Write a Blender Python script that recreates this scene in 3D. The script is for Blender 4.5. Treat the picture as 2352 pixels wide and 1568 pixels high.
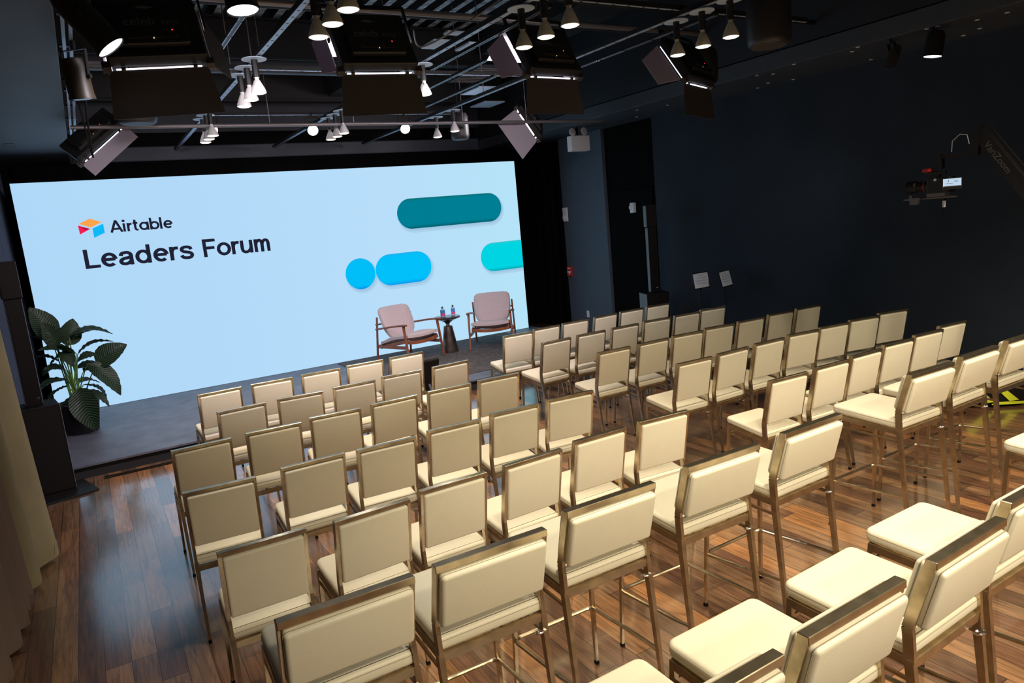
import bpy, bmesh, math, random
from mathutils import Vector, Matrix, Quaternion
S = bpy.context.scene
for o in list(bpy.data.objects): bpy.data.objects.remove(o)
COL = S.collection
PI = math.pi
R = math.radians
random.seed(7)

# ------------------------------------------------------------------ camera
CAMR = (0.8502555, -0.5184239, -0.0911164); CAMU = (0.1656889, 0.0992962, 0.9811664); CAMF = (0.4996126, 0.8493391, -0.1703243)
cam_data = bpy.data.cameras.new('camera'); cam = bpy.data.objects.new('camera', cam_data); COL.objects.link(cam)
cam_data.sensor_width = 36; cam_data.lens = 24.8351; cam_data.clip_start = .05; cam_data.clip_end = 100
M = Matrix(((CAMR[0], CAMU[0], -CAMF[0], 0), (CAMR[1], CAMU[1], -CAMF[1], 0), (CAMR[2], CAMU[2], -CAMF[2], 2.1935), (0, 0, 0, 1)))
cam.matrix_world = M
S.camera = cam
# ------------------------------------------------------------------ exposure, world
S.view_settings.view_transform = 'Standard'
try: S.view_settings.look = 'None'
except Exception: pass
S.view_settings.gamma = 1; S.view_settings.use_curve_mapping = False
S.view_settings.exposure = 0.0
W = bpy.data.worlds.new('world'); S.world = W; W.use_nodes = True
W.node_tree.nodes['Background'].inputs[0].default_value = (.6, .7, 1, 1)
W.node_tree.nodes['Background'].inputs[1].default_value = .01
WARM = (1.0, .83, .60)
HOUSE = 60.0        # watts of one reflector lamp
def spot(name, loc, aim, energy, color, size=80, blend=.8, radius=.05, parent=None):
    d = bpy.data.lights.new(name, 'SPOT'); d.energy = energy; d.color = color
    d.spot_size = R(size); d.spot_blend = blend; d.shadow_soft_size = radius
    o = bpy.data.objects.new(name, d); COL.objects.link(o); o.location = loc
    o.rotation_euler = Vector(aim).to_track_quat('-Z', 'Y').to_euler()
    if parent: o.parent = parent
    return o
# reflector lamps of the same ceiling grid that hang behind the camera, out of frame
for gx in (1.47, 2.95, 4.45, 5.9):
    for gy, k, ay in ((1.6, 2.5, .10), (-.8, 2.0, .5), (-2.2, 2.0, .62)):
        spot('unseen_seat_light', (gx, gy, 3.36), (.26 if gx < 2 and gy > 0 else .06, ay, -1), HOUSE * k * 1.22 * (1.45 if gx < 2 and gy < 0 else 1.05), (1.0, .89, .68), 82 if gx < 2 and gy > 0 else 100, .8, .10)

spot('unseen_seat_light', (6.7, 1.7, 3.36), (-.12, .62, -1), HOUSE * 2.0, (1.0, .89, .68), 80, .9, .10)  # added fill off the lamp grid, brightens the right-hand row ends

# ------------------------------------------------------------------ helpers
def lin(c):
    return tuple(((v/255)/12.92 if v/255 <= .04045 else ((v/255+.055)/1.055)**2.4) for v in c)
def mat(name, base=(.5,.5,.5), rough=.5, metal=0, emis=None, estr=0, noise=None, bump=None, coat=0, spec=None, trans=0):
    m = bpy.data.materials.new(name); m.use_nodes = True
    n = m.node_tree.nodes; l = m.node_tree.links; b = n['Principled BSDF']
    b.inputs['Base Color'].default_value = (*base, 1); b.inputs['Roughness'].default_value = rough
    b.inputs['Metallic'].default_value = metal
    if coat: b.inputs['Coat Weight'].default_value = coat; b.inputs['Coat Roughness'].default_value = .12
    if spec is not None: b.inputs['Specular IOR Level'].default_value = spec
    if trans: b.inputs['Transmission Weight'].default_value = trans
    if emis: b.inputs['Emission Color'].default_value = (*emis, 1); b.inputs['Emission Strength'].default_value = estr
    tc = None
    if noise or bump: tc = n.new('ShaderNodeTexCoord')
    if noise:                                   # (scale, amount)
        t = n.new('ShaderNodeTexNoise'); t.inputs['Scale'].default_value = noise[0]; t.inputs['Detail'].default_value = 5
        l.new(tc.outputs['Object'], t.inputs['Vector'])
        mx = n.new('ShaderNodeMix'); mx.data_type = 'RGBA'
        a = noise[1]
        mx.inputs[6].default_value = (*[v*(1-a) for v in base], 1); mx.inputs[7].default_value = (*[min(1, v*(1+a)) for v in base], 1)
        cr = n.new('ShaderNodeMapRange'); cr.inputs[1].default_value = .3; cr.inputs[2].default_value = .7
        l.new(t.outputs[0], cr.inputs[0]); l.new(cr.outputs[0], mx.inputs[0]); l.new(mx.outputs[2], b.inputs['Base Color'])
    if bump:                                    # (scale, strength)
        t = n.new('ShaderNodeTexNoise'); t.inputs['Scale'].default_value = bump[0]; t.inputs['Detail'].default_value = 3
        l.new(tc.outputs['Object'], t.inputs['Vector'])
        bp = n.new('ShaderNodeBump'); bp.inputs['Strength'].default_value = bump[1]; bp.inputs['Distance'].default_value = .002
        l.new(t.outputs[0], bp.inputs['Height']); l.new(bp.outputs[0], b.inputs['Normal'])
    return m
def emit(name, col, s):
    m = bpy.data.materials.new(name); m.use_nodes = True; n = m.node_tree.nodes; n.remove(n['Principled BSDF'])
    e = n.new('ShaderNodeEmission'); e.inputs[0].default_value = (*col, 1); e.inputs[1].default_value = s
    m.node_tree.links.new(e.outputs[0], n['Material Output'].inputs[0]); return m
def obj(name, bm, m, parent=None, smooth=False, loc=None):
    me = bpy.data.meshes.new(name)
    if isinstance(bm, bmesh.types.BMesh):
        bmesh.ops.recalc_face_normals(bm, faces=bm.faces[:])
        bm.to_mesh(me); bm.free()
    else: me = bm
    for mm in (m if isinstance(m, (list, tuple)) else [m]): me.materials.append(mm)
    if smooth:
        for f in me.polygons: f.use_smooth = True
        try: me.set_sharp_from_angle(angle=R(40))
        except Exception: pass
    o = bpy.data.objects.new(name, me); COL.objects.link(o)
    if parent: o.parent = parent
    if loc: o.location = loc
    return o
def thing(name, label, cat, loc=(0,0,0), rz=0, group=None):
    o = bpy.data.objects.new(name, None); COL.objects.link(o); o.empty_display_size = .1
    o.location = loc; o.rotation_euler = (0, 0, rz); return tag(o, label, cat, group)
def tag(o, label=None, cat=None, group=None, kind=None):
    if label: o['label'] = label
    if cat: o['category'] = cat
    if group: o['group'] = group
    if kind: o['kind'] = kind
    return o
def struct(name, bm, m, smooth=False): return tag(obj(name, bm, m, None, smooth), kind='structure')
def dup(root, loc=None, rz=None, label=None, group=None):
    def cp(o, par):
        c = o.copy(); COL.objects.link(c); c.parent = par
        for k in list(o.children): cp(k, c)
        return c
    r = cp(root, None)
    if loc is not None: r.location = loc
    if rz is not None: r.rotation_euler = (0, 0, rz)
    if label: r['label'] = label
    if group: r['group'] = group
    return r
def NB(): return bmesh.new()
def box(bm, c, s, rot=None, bev=0, seg=2, mi=0):
    m4 = Matrix.Translation(Vector(c)) @ (rot.to_4x4() if rot else Matrix.Identity(4)) @ Matrix.Diagonal((*s, 1))
    r = bmesh.ops.create_cube(bm, size=1, matrix=m4)
    vs = r['verts']; fs = list({f for v in vs for f in v.link_faces})
    for f in fs: f.material_index = mi
    if bev:
        es = list({e for v in vs for e in v.link_edges})
        g = bmesh.ops.bevel(bm, geom=es, offset=bev, segments=seg, affect='EDGES', profile=.5)
        for f in g['faces']: f.material_index = mi
    return vs
def bar(bm, p0, p1, a, b=None, a1=None, b1=None, up=(0,0,1), mi=0):
    """tapering rectangular bar from p0 to p1: a along the side axis, b along the other"""
    p0 = Vector(p0); p1 = Vector(p1); d = (p1-p0).normalized(); up = Vector(up)
    if abs(d.dot(up)) > .95: up = Vector((0, 1, 0))
    x = d.cross(up).normalized(); y = x.cross(d).normalized()
    b = b or a; a1 = a1 or a; b1 = b1 or b
    q = []
    for p, aa, bb in ((p0, a, b), (p1, a1, b1)):
        for sx, sy in ((-1,-1),(1,-1),(1,1),(-1,1)): q.append(bm.verts.new(p + x*sx*aa/2 + y*sy*bb/2))
    for f in ((0,1,2,3),(7,6,5,4),(0,4,5,1),(1,5,6,2),(2,6,7,3),(3,7,4,0)):
        bm.faces.new([q[i] for i in f]).material_index = mi
def tube(bm, pts, r, n=8, cap=True, mi=0, closed=False, rs=None):
    P = [Vector(p) for p in pts]; rings = []; N = len(P); ref = None
    for i, p in enumerate(P):
        if closed: t = (P[(i+1) % N]-P[i-1]).normalized()
        else: t = (P[min(i+1, N-1)]-P[max(i-1, 0)]).normalized()
        if ref is None: ref = t.orthogonal().normalized()
        ref = (ref - t*ref.dot(t)).normalized(); s = t.cross(ref)
        rr = rs[i] if rs else r
        rings.append([bm.verts.new(p + (ref*math.cos(2*PI*k/n)+s*math.sin(2*PI*k/n))*rr) for k in range(n)])
    for i in range(N if closed else N-1):
        A = rings[i]; B = rings[(i+1) % N]
        for k in range(n): bm.faces.new((A[k], A[(k+1)%n], B[(k+1)%n], B[k])).material_index = mi
    if cap and not closed:
        bm.faces.new(rings[0][::-1]).material_index = mi; bm.faces.new(rings[-1]).material_index = mi
def lathe(bm, prof, n=24, c=(0,0,0), rot=None, cap=True, mi=0):
    c = Vector(c); rings = []
    for r, z in prof:
        ring = []
        for k in range(n):
            v = Vector((r*math.cos(2*PI*k/n), r*math.sin(2*PI*k/n), z))
            if rot: v = rot @ v
            ring.append(bm.verts.new(c+v))
        rings.append(ring)
    for a, b in zip(rings, rings[1:]):
        for k in range(n): bm.faces.new((a[k], a[(k+1)%n], b[(k+1)%n], b[k])).material_index = mi
    if cap:
        bm.faces.new(rings[0][::-1]).material_index = mi; bm.faces.new(rings[-1]).material_index = mi
def prism(bm, pts, d, mi=0, bev=0):
    """closed polygon pts (3d) extruded by vector d"""
    d = Vector(d); a = [bm.verts.new(Vector(p)) for p in pts]; b = [bm.verts.new(Vector(p)+d) for p in pts]; n = len(a)
    fs = [bm.faces.new(a[::-1]), bm.faces.new(b)]
    for i in range(n): fs.append(bm.faces.new((a[i], a[(i+1)%n], b[(i+1)%n], b[i])))
    for f in fs: f.material_index = mi
    if bev:
        es = list({e for f in fs[:2] for e in f.edges})
        bmesh.ops.bevel(bm, geom=es, offset=bev, segments=3, affect='EDGES', profile=.5)
def rrect(w, h, r, n=5, cx=0, cy=0):
    """outline of a rounded rectangle; r is one radius or four (tr, tl, bl, br)"""
    rs = r if isinstance(r, (tuple, list)) else (r,)*4; out = []
    for (sx, sy, a0), q in zip(((1,1,0),(-1,1,90),(-1,-1,180),(1,-1,270)), rs):
        for k in range(n+1):
            a = R(a0+90*k/n); out.append((cx+sx*(w/2-q)+q*math.cos(a), cy+sy*(h/2-q)+q*math.sin(a)))
    return out
def text_mesh(body, size, ext=0.0, align='LEFT', bold=0.0, space=1.0):
    cu = bpy.data.curves.new('t', 'FONT'); cu.body = body; cu.size = size; cu.extrude = ext; cu.offset = bold
    cu.align_x = align; cu.space_character = space; cu.resolution_u = 4
    o = bpy.data.objects.new('t', cu); COL.objects.link(o); bpy.context.view_layer.update()
    me = bpy.data.meshes.new_from_object(o.evaluated_get(bpy.context.evaluated_depsgraph_get()))
    bpy.data.objects.remove(o); bpy.data.curves.remove(cu); return me
def place_text(name, body, size, m, parent, loc, rot, **k):
    me = text_mesh(body, size, **k); me.materials.clear()
    o = obj(name, me, m, parent); o.location = loc; o.rotation_euler = rot; return o
def ring_pts(c, r, ax, n=16):
    ax = Vector(ax).normalized(); u = ax.orthogonal().normalized(); v = ax.cross(u)
    return [Vector(c)+(u*math.cos(2*PI*k/n)+v*math.sin(2*PI*k/n))*r for k in range(n)]
ORD = ['first','second','third','fourth','fifth','sixth','seventh']

# ------------------------------------------------------------------ materials
def wood_floor():
    m = bpy.data.materials.new('floor_boards'); m.use_nodes = True
    n = m.node_tree.nodes; l = m.node_tree.links; b = n['Principled BSDF']
    tc = n.new('ShaderNodeTexCoord'); sep = n.new('ShaderNodeSeparateXYZ'); cb = n.new('ShaderNodeCombineXYZ')
    l.new(tc.outputs['Object'], sep.inputs[0]); l.new(sep.outputs['Y'], cb.inputs['X']); l.new(sep.outputs['X'], cb.inputs['Y'])
    def brick(c1, c2, mo, ms):
        t = n.new('ShaderNodeTexBrick'); t.inputs['Scale'].default_value = 1
        t.inputs['Color1'].default_value = (*c1, 1); t.inputs['Color2'].default_value = (*c2, 1); t.inputs['Mortar'].default_value = (*mo, 1)
        t.inputs['Brick Width'].default_value = 1.05; t.inputs['Row Height'].default_value = .127
        t.inputs['Mortar Size'].default_value = ms; t.inputs['Mortar Smooth'].default_value = .1; t.offset = .37; t.offset_frequency = 3; t.squash = .8; t.squash_frequency = 2
        l.new(cb.outputs[0], t.inputs['Vector']); return t
    t1 = brick((0, 0, 0), (1, 1, 1), (.5, .5, .5), 0)
    ramp = n.new('ShaderNodeValToRGB'); e = ramp.color_ramp.elements
    e[0].position = .0; e[0].color = (.11, .050, .027, 1); e[1].position = 1; e[1].color = (.40, .175, .062, 1)
    x = e.new(.35); x.color = (.165, .074, .037, 1); x = e.new(.6); x.color = (.22, .118, .06, 1); x = e.new(.8); x.color = (.29, .14, .06, 1)
    l.new(t1.outputs['Color'], ramp.inputs[0])
    mp = n.new('ShaderNodeMapping'); mp.inputs['Scale'].default_value = (14, .9, 1); l.new(tc.outputs['Object'], mp.inputs[0])
    g = n.new('ShaderNodeTexNoise'); g.inputs['Scale'].default_value = 3; g.inputs['Detail'].default_value = 8; g.inputs['Roughness'].default_value = .62; g.inputs['Distortion'].default_value = 1.2
    l.new(mp.outputs[0], g.inputs['Vector'])
    gm = n.new('ShaderNodeMapRange'); gm.inputs[1].default_value = .3; gm.inputs[2].default_value = .72; gm.inputs[3].default_value = .40; gm.inputs[4].default_value = 1.65
    l.new(g.outputs[0], gm.inputs[0])
    mul = n.new('ShaderNodeMix'); mul.data_type = 'RGBA'; mul.blend_type = 'MULTIPLY'; mul.inputs[0].default_value = 1
    l.new(ramp.outputs[0], mul.inputs[6]); l.new(gm.outputs[0], mul.inputs[7])
    t2 = brick((1, 1, 1), (1, 1, 1), (.12, .10, .09), .0022)
    m2 = n.new('ShaderNodeMix'); m2.data_type = 'RGBA'; m2.blend_type = 'MULTIPLY'; m2.inputs[0].default_value = 1
    l.new(mul.outputs[2], m2.inputs[6]); l.new(t2.outputs['Color'], m2.inputs[7]); l.new(m2.outputs[2], b.inputs['Base Color'])
    rr = n.new('ShaderNodeMapRange'); rr.inputs[3].default_value = .30; rr.inputs[4].default_value = .42; l.new(g.outputs[0], rr.inputs[0]); l.new(rr.outputs[0], b.inputs['Roughness']); b.inputs['Coat Weight'].default_value = 1; b.inputs['Coat IOR'].default_value = 2.0; b.inputs['Coat Roughness'].default_value = .15
    bp = n.new('ShaderNodeBump'); bp.inputs['Strength'].default_value = .25; bp.inputs['Distance'].default_value = .001
    l.new(t2.outputs['Color'], bp.inputs['Height']); l.new(bp.outputs[0], b.inputs['Normal'])
    return m
M_FLOOR = wood_floor()
M_BLACK = mat('matte_black', (.0035, .003, .003), .9, bump=(300, .3), spec=.1)
M_DRAPE = mat('black_drape', (.008, .007, .007), .95, spec=.1)
M_NAVYDRAPE = mat('navy_drape', (.10, .13, .20), .85)
M_WALL = mat('charcoal_paint', (.033, .043, .059), .8, noise=(1.5, .12), bump=(120, .5), spec=.15)
M_PILLAR = mat('blue_grey_paint', (.075, .10, .135), .7, noise=(40, .15), bump=(150, .5))
M_SOFFIT = mat('soffit_paint', (.050, .060, .078), .6, noise=(2, .1), bump=(80, .3))
M_BEAM = mat('beam_black', (.006, .006, .007), .7)
M_FASCIA = mat('fascia_paint', (.016, .019, .027), .6)
M_DECK = mat('deck_paint', (.36, .46, .66), .5, noise=(9, .85))
M_GALV = mat('galvanised_steel', (.45, .54, .68), .4, .55, noise=(30, .2))
M_GREYPIPE = mat('grey_pipe', (.22, .20, .21), .4, .5)
M_DARKMET = mat('black_metal', (.012, .012, .013), .45, .3)
M_FIXTURE = mat('fixture_black', (.010, .0095, .010), .5)
M_FLAP = mat('barn_door', (.055, .045, .04), .55)
def glow_flap():
    m = bpy.data.materials.new('lit_look_flap'); m.use_nodes = True; n = m.node_tree.nodes; l = m.node_tree.links; n.remove(n['Principled BSDF'])
    a = n.new('ShaderNodeBsdfTranslucent'); a.inputs[0].default_value = (.62, .56, .66, 1); b = n.new('ShaderNodeBsdfDiffuse'); b.inputs[0].default_value = (.6, .55, .6, 1)
    mx = n.new('ShaderNodeMixShader'); mx.inputs[0].default_value = .5; l.new(a.outputs[0], mx.inputs[1]); l.new(b.outputs[0], mx.inputs[2]); l.new(mx.outputs[0], n['Material Output'].inputs[0]); return m
M_FLAPGLOW = glow_flap()  # opaque barn doors made translucent so they look lit by their panel
M_FLAPIN = mat('barn_door_inside', (.22, .21, .23), .6)
M_FRAME = mat('champagne_metal', (.50, .41, .275), .24, .95, noise=(18, .22))
M_VINYL = mat('cream_vinyl', (.77, .70, .53), .42, noise=(3, .04), bump=(260, .25))
M_SEAM = mat('vinyl_seam', (.42, .35, .25), .6)
M_FOOT = mat('black_rubber', (.010, .008, .0075), .8, spec=.15)
M_STAGE = mat('stage_vinyl', (.105, .110, .145), .5, noise=(5, .25), bump=(60, .3))
M_STAGEFACE = mat('stage_skirt', (.012, .011, .012), .8)
M_RUG = mat('rug_pile', (.075, .065, .066), .95, noise=(22, .55), bump=(180, 1))
M_CURT = mat('beige_velvet', (.62, .54, .32), .9, noise=(2.5, .12), bump=(200, .4))
M_CURTLIN = mat('mauve_lining', (.46, .34, .27), .9)
M_WALNUT = mat('teak', (.26, .085, .04), .4, noise=(12, .3))
M_DKWALNUT = mat('dark_wood', (.03, .02, .02), .5)
M_TWEED = mat('pink_tweed', (.60, .49, .50), .9, noise=(120, .12), bump=(300, .8))
M_BRONZE = mat('hammered_bronze', (.17, .13, .115), .33, .9, noise=(9, .45), bump=(30, .4))
M_MIRROR = mat('smoked_top', (.10, .11, .13), .12, .8)
M_WHITE = mat('white_plastic', (.80, .80, .83), .45)
M_DARKDOT = mat('dark_detail', (.03, .03, .03), .6)
M_RED = mat('red_plastic', (.55, .03, .03), .4)
M_BULB = mat('bulb_body', (.62, .57, .46), .35, noise=(30, .1))
M_BULBLIT = mat('bulb_body_screenlit', (.72, .70, .70), .35)  # same bulb further off, whitened by screen light put into its colour
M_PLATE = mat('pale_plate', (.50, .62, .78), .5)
M_PLATEDK = mat('grey_plate', (.16, .14, .14), .5)
M_SPK = mat('speaker_black', (.006, .0045, .004), .55, bump=(200, .3), spec=.15)
M_SPKSIDE_LIT = mat('speaker_side_lit', (.24, .26, .28), .5)  # paler than the cabinet: screen light on the flanks put into the colour
M_PEND = mat('pendant_shell', (.022, .021, .024), .45)
M_CHROME = mat('chrome', (.7, .7, .72), .2, 1)
M_WATER = mat('clear_bottle', (.75, .85, .92), .08, trans=.85)
M_BLUELAB = mat('blue_label', (.05, .25, .62), .5)
M_PINKLAB = mat('pink_label', (.75, .08, .25), .5)
M_POT = mat('dark_pot', (.010, .007, .008), .55)
M_SOIL = mat('soil', (.02, .013, .01), .95)
M_STEM = mat('stem_green', (.14, .28, .05), .5)
M_PAPER = mat('white_paper', (.72, .74, .80), .6)
M_INK = mat('grey_ink', (.22, .22, .34), .7)
M_YELLOW = mat('lime_yellow', (.62, .66, .02), .5)
M_GREYTXT = mat('faint_grey_print', (.17, .17, .16), .6)
M_ARMTXT = mat('grey_print', (.20, .19, .19), .6)
E_BULB = emit('lit_lens', (1.0, .86, .62), 3.2)
E_COOL = emit('lit_cool_lens', (.93, .95, 1.0), 5.0)
E_LEAK = emit('panel_light_leak', (.90, .86, 1.0), 2.6)
E_RED = emit('red_led', (1, .05, .08), .9)
E_AMBER = emit('amber_led', (1, .8, .4), .9)

# ------------------------------------------------------------------ room shell
XL, XR, Y0, Y1, ZS, ZC = -1.0, 8.0, -2.5, 12.5, 3.57, 5.0
bm = NB(); box(bm, ((XL+XR)/2, (Y0+Y1)/2, -.05), (XR-XL+.4, Y1-Y0+.4, .1)); struct('floor', bm, M_FLOOR)
bm = NB(); box(bm, (XL-.05, (Y0+Y1)/2, ZC/2), (.1, Y1-Y0, ZC)); struct('wall_left', bm, M_WALL)
bm = NB(); box(bm, ((XL+XR)/2, Y1+.05, ZC/2), (XR-XL+.2, .1, ZC)); struct('wall_back', bm, M_BLACK)
bm = NB(); box(bm, ((XL+XR)/2, Y0-.05, ZC/2), (XR-XL+.2, .1, ZC)); struct('wall_rear', bm, M_WALL)
bm = NB(); box(bm, (XR+.05, (Y0+8.66)/2, ZC/2), (.1, 8.66-Y0, ZC)); struct('wall_right', bm, M_WALL)
bm = NB(); box(bm, (XR+.10, (8.66+12.5)/2, ZC/2), (.1, 3.84, ZC)); box(bm, (XR+.08, 8.64, ZC/2), (.14, .04, ZC)); struct('trim_1', bm, M_BLACK)
bm = NB(); box(bm, (XR+.04, (9.92+11.20)/2, ZS/2), (.12, 1.28, ZS), bev=.004); struct('trim_2', bm, M_PILLAR)
bm = NB(); box(bm, (XR+.04, 9.30, 1.25), (.05, 1.1, 2.5), bev=.005)
dr = struct('door_1', bm, M_BLACK)
bm = NB(); box(bm, (XR+.0, 8.88, 1.02), (.03, .12, .02), bev=.004); box(bm, (XR-.0, 8.84, 1.02), (.02, .02, .14), bev=.004); obj('door_handle', bm, M_DARKMET, dr)
# corrugated deck
bm = NB(); prof = []; x = XL
while x < XR:
    prof += [(x, 5.0), (x+.09, 5.0), (x+.12, 5.12), (x+.21, 5.12)]; x += .24
a = [bm.verts.new((px_, Y0, pz_)) for px_, pz_ in prof]; b_ = [bm.verts.new((px_, Y1, pz_)) for px_, pz_ in prof]
for i in range(len(a)-1): bm.faces.new((a[i], a[i+1], b_[i+1], b_[i])).material_index = 0 if i % 4 == 0 else 1
box(bm, ((XL+XR)/2, (Y0+Y1)/2, 5.22), (XR-XL+.3, Y1-Y0+.3, .1))
struct('ceiling', bm, [M_DECK, M_BEAM])
# dropped border round the open ceiling
bm = NB(); box(bm, ((XL+.10)/2, (Y0+Y1)/2, ZS+.12), (.10-XL, Y1-Y0, .24), bev=.008); struct('trim_3', bm, M_SOFFIT)
bm = NB(); box(bm, ((6.95+XR)/2+.1, (Y0+Y1)/2, ZS+.09), (XR-6.95+.2, Y1-Y0, .18), bev=.006); struct('trim_4', bm, M_SOFFIT)
bm = NB(); box(bm, (3.525, 12.44, ZS+.11), (6.85, .12, .22), bev=.02); struct('trim_5', bm, M_SOFFIT)
bm = NB(); box(bm, (6.96, (Y0+Y1)/2, 4.38), (.04, Y1-Y0, 1.24)); struct('trim_6', bm, M_FASCIA)
bm = NB(); box(bm, (.06, (Y0+Y1)/2, 4.4), (.04, Y1-Y0, 1.16)); struct('trim_7', bm, M_FASCIA)
bm = NB(); box(bm, (3.5, 12.3, 4.2), (6.85, .05, .45)); struct('trim_8', bm, M_FASCIA)
# small fittings in the right border
for i, (x, y) in enumerate([(6.98,5.26),(7.2,5.71),(7.04,5.81),(7.86,5.94),(7.68,6.17),(7.84,6.46),(7.18,8.05),(7.41,7.67),(7.7,8.65),(6.99,4.52),(7.14,4.68),(7.85,4.92),(7.68,4.5),(7.01,3.85),(7.81,3.93),(7.66,3.71),(7.22,3.52),(7.25,3.29)]):
    bm = NB(); lathe(bm, [(.018, 0), (.02, .004), (.02, .012)], 12)
    tag(obj('ceiling_fitting', bm, M_WHITE, loc=(x, y, ZS-.006)), 'tiny pale oval fitting set in the dark ceiling border along the right wall', 'ceiling fitting', 'tiny fittings in the ceiling border')

bm = NB(); prism(bm, [(x, y, ZS-.004) for x, y in rrect(.12, .38, .055, 5, -.49, 10.3)], (0, 0, .008))
tag(obj('ceiling_slot', bm, M_DARKDOT), 'small dark oval slot in the ceiling border at the far left, above the navy drape', 'ceiling slot')
# ------------------------------------------------------------------ drapes
def drape(name, path, z0, z1, m, amp, wav, label, cat='curtain', flare=0, thick=.012, seed=0, group=None, hem=None):
    """pleated cloth that follows path (list of xy)"""
    rnd = random.Random(seed); P = [Vector((*p, 0)) for p in path]; L = [0]
    for a, b in zip(P, P[1:]): L.append(L[-1]+(b-a).length)
    tot = L[-1]; n = int(tot/wav*10); bm = NB(); rows = []
    ph = 0; phs = []
    for i in range(n+1): phs.append(ph); ph += 2*PI/10*(1+.35*math.sin(i*.13+seed))
    zs = [z0, z0+.09, z0+.1, z0+(z1-z0)*.3, z0+(z1-z0)*.6, z1]
    for zi, z in enumerate(zs):
        row = []
        for i in range(n+1):
            s = tot*i/n; k = 0
            while k < len(L)-2 and L[k+1] < s: k += 1
            t = (s-L[k])/(L[k+1]-L[k]); p = P[k].lerp(P[k+1], t); d = (P[k+1]-P[k]).normalized(); nn = Vector((d.y, -d.x, 0))
            fr = 1-(z-z0)/(z1-z0)
            off = amp*(.55+.45*fr)*(math.sin(phs[i])+.3*math.sin(phs[i]*.5+seed)) + flare*fr*fr + (.004 if zi == 1 else 0)
            row.append(bm.verts.new((p.x+nn.x*off, p.y+nn.y*off, z)))
        rows.append(row)
    for a, b in zip(rows, rows[1:]):
        for i in range(n): bm.faces.new((a[i], a[i+1], b[i+1], b[i]))
    bmesh.ops.solidify(bm, geom=bm.faces[:], thickness=thick)
    o = obj(name, bm, m, smooth=True)
    return tag(o, label, cat, group)
drape('curtain', [(-.74, 5.55), (-.66, 5.68), (-.63, 6.1), (-.64, 6.45), (-.74, 6.62)], .05, 3.56, M_CURT, .05, .34, 'beige velvet floor length curtain hanging at the left edge, in front of the black speaker', flare=.07, seed=3)
drape('curtain', [(-.86, 3.2), (-.80, 4.4), (-.76, 4.8), (-.74, 5.5)], .03, 3.56, M_CURTLIN, .045, .3, 'mauve brown curtain at the left edge, nearer the camera than the beige velvet one', flare=.07, seed=6)
drape('curtain', [(-.90, 5.7), (-.88, 7.5)], .03, 3.56, M_CURTLIN, .02, .2, 'mauve brown curtain layer hanging behind the beige velvet curtain', flare=.03, seed=5)
drape('curtain', [(-.82, 8.4), (-.78, 12.3)], .02, 3.55, M_NAVYDRAPE, .045, .2, 'dark navy pleated drape hanging left of the big screen behind the plant', seed=2)
drape('curtain', [(7.0, 12.30), (7.93, 12.28), (7.93, 11.32)], .02, 3.55, M_DRAPE, .03, .22, 'black drape filling the corner right of the big screen', seed=9)
drape('curtain', [(-.62, 12.3), (6.9, 12.32)], 2.2, 3.55, M_DRAPE, .02, .25, 'black drape hanging behind and above the big screen', seed=4)

# ------------------------------------------------------------------ stage, rug, cables
t = thing('stage', 'low black-fronted stage with grey-blue vinyl top under the big screen', 'stage', (3.2, 10.2, 0))
bm = NB(); box(bm, (0.065, -.04, .136), (7.7, 4.0, .024), bev=.003); obj('deck', bm, M_STAGE, t)
bm = NB(); box(bm, (0.065, -.02, .062), (7.66, 3.95, .124)); obj('skirt', bm, M_STAGEFACE, t)
bm = NB(); box(bm, (4.83, 9.83, .154), (3.15, 2.62, .008), bev=.003)
tag(obj('rug', bm, M_RUG), 'dark grey-brown flat rug on the stage under the armchairs', 'rug')
def cable(pts, r, label, m=M_FOOT, name='cable', grp=None):
    bm = NB(); P = [Vector(p) for p in pts]; out = []
    for i in range(len(P)-1):
        a, b, c, d = P[max(i-1,0)], P[i], P[i+1], P[min(i+2, len(P)-1)]
        for k in range(6):
            s = k/6; out.append(.5*((2*b)+(c-a)*s+(2*a-5*b+4*c-d)*s*s+(3*b-a-3*c+d)*s**3))
    out.append(P[-1]); tube(bm, out, r, 6); return tag(obj(name, bm, m, smooth=True), label, 'cable', grp)
cable([(-.17, 8.02, .008), (.3, 8.02, .008), (.7, 8.04, .008), (1.3, 8.0, .008), (2.2, 8.03, .008), (3.0, 7.98, .008)], .007, 'thin black cable lying along the foot of the stage front, nearer the chairs')
cable([(-.16, 8.09, .008), (.0, 8.07, .008), (.45, 8.065, .008), (1.0, 8.06, .008), (1.8, 8.06, .008)], .007, 'thin black cable lying tight against the foot of the stage front')

# ------------------------------------------------------------------ LED screen
SX0, SX1, SZ0, SZ1, SY = -.617, 6.978, .152, 3.218, 11.197
t = thing('led_screen', 'huge light blue video screen reading Airtable Leaders Forum at the back of the stage', 'screen', ((SX0+SX1)/2, SY, SZ0))
cx = (SX0+SX1)/2
def led_bg():
    m = bpy.data.materials.new('screen_sky'); m.use_nodes = True; n = m.node_tree.nodes; l = m.node_tree.links; n.remove(n['Principled BSDF'])
    tc = n.new('ShaderNodeTexCoord'); sp = n.new('ShaderNodeSeparateXYZ'); l.new(tc.outputs['Generated'], sp.inputs[0])
    cr = n.new('ShaderNodeValToRGB'); cr.color_ramp.elements[0].color = (*lin((175, 215, 247)), 1); cr.color_ramp.elements[1].color = (*lin((181, 227, 247)), 1)
    e_ = cr.color_ramp.elements.new(.7); e_.color = (*lin((184, 222, 250)), 1)
    l.new(sp.outputs['X'], cr.inputs[0]); e = n.new('ShaderNodeEmission'); e.inputs[1].default_value = 1.0
    l.new(cr.outputs[0], e.inputs[0]); l.new(e.outputs[0], n['Material Output'].inputs[0]); return m
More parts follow.
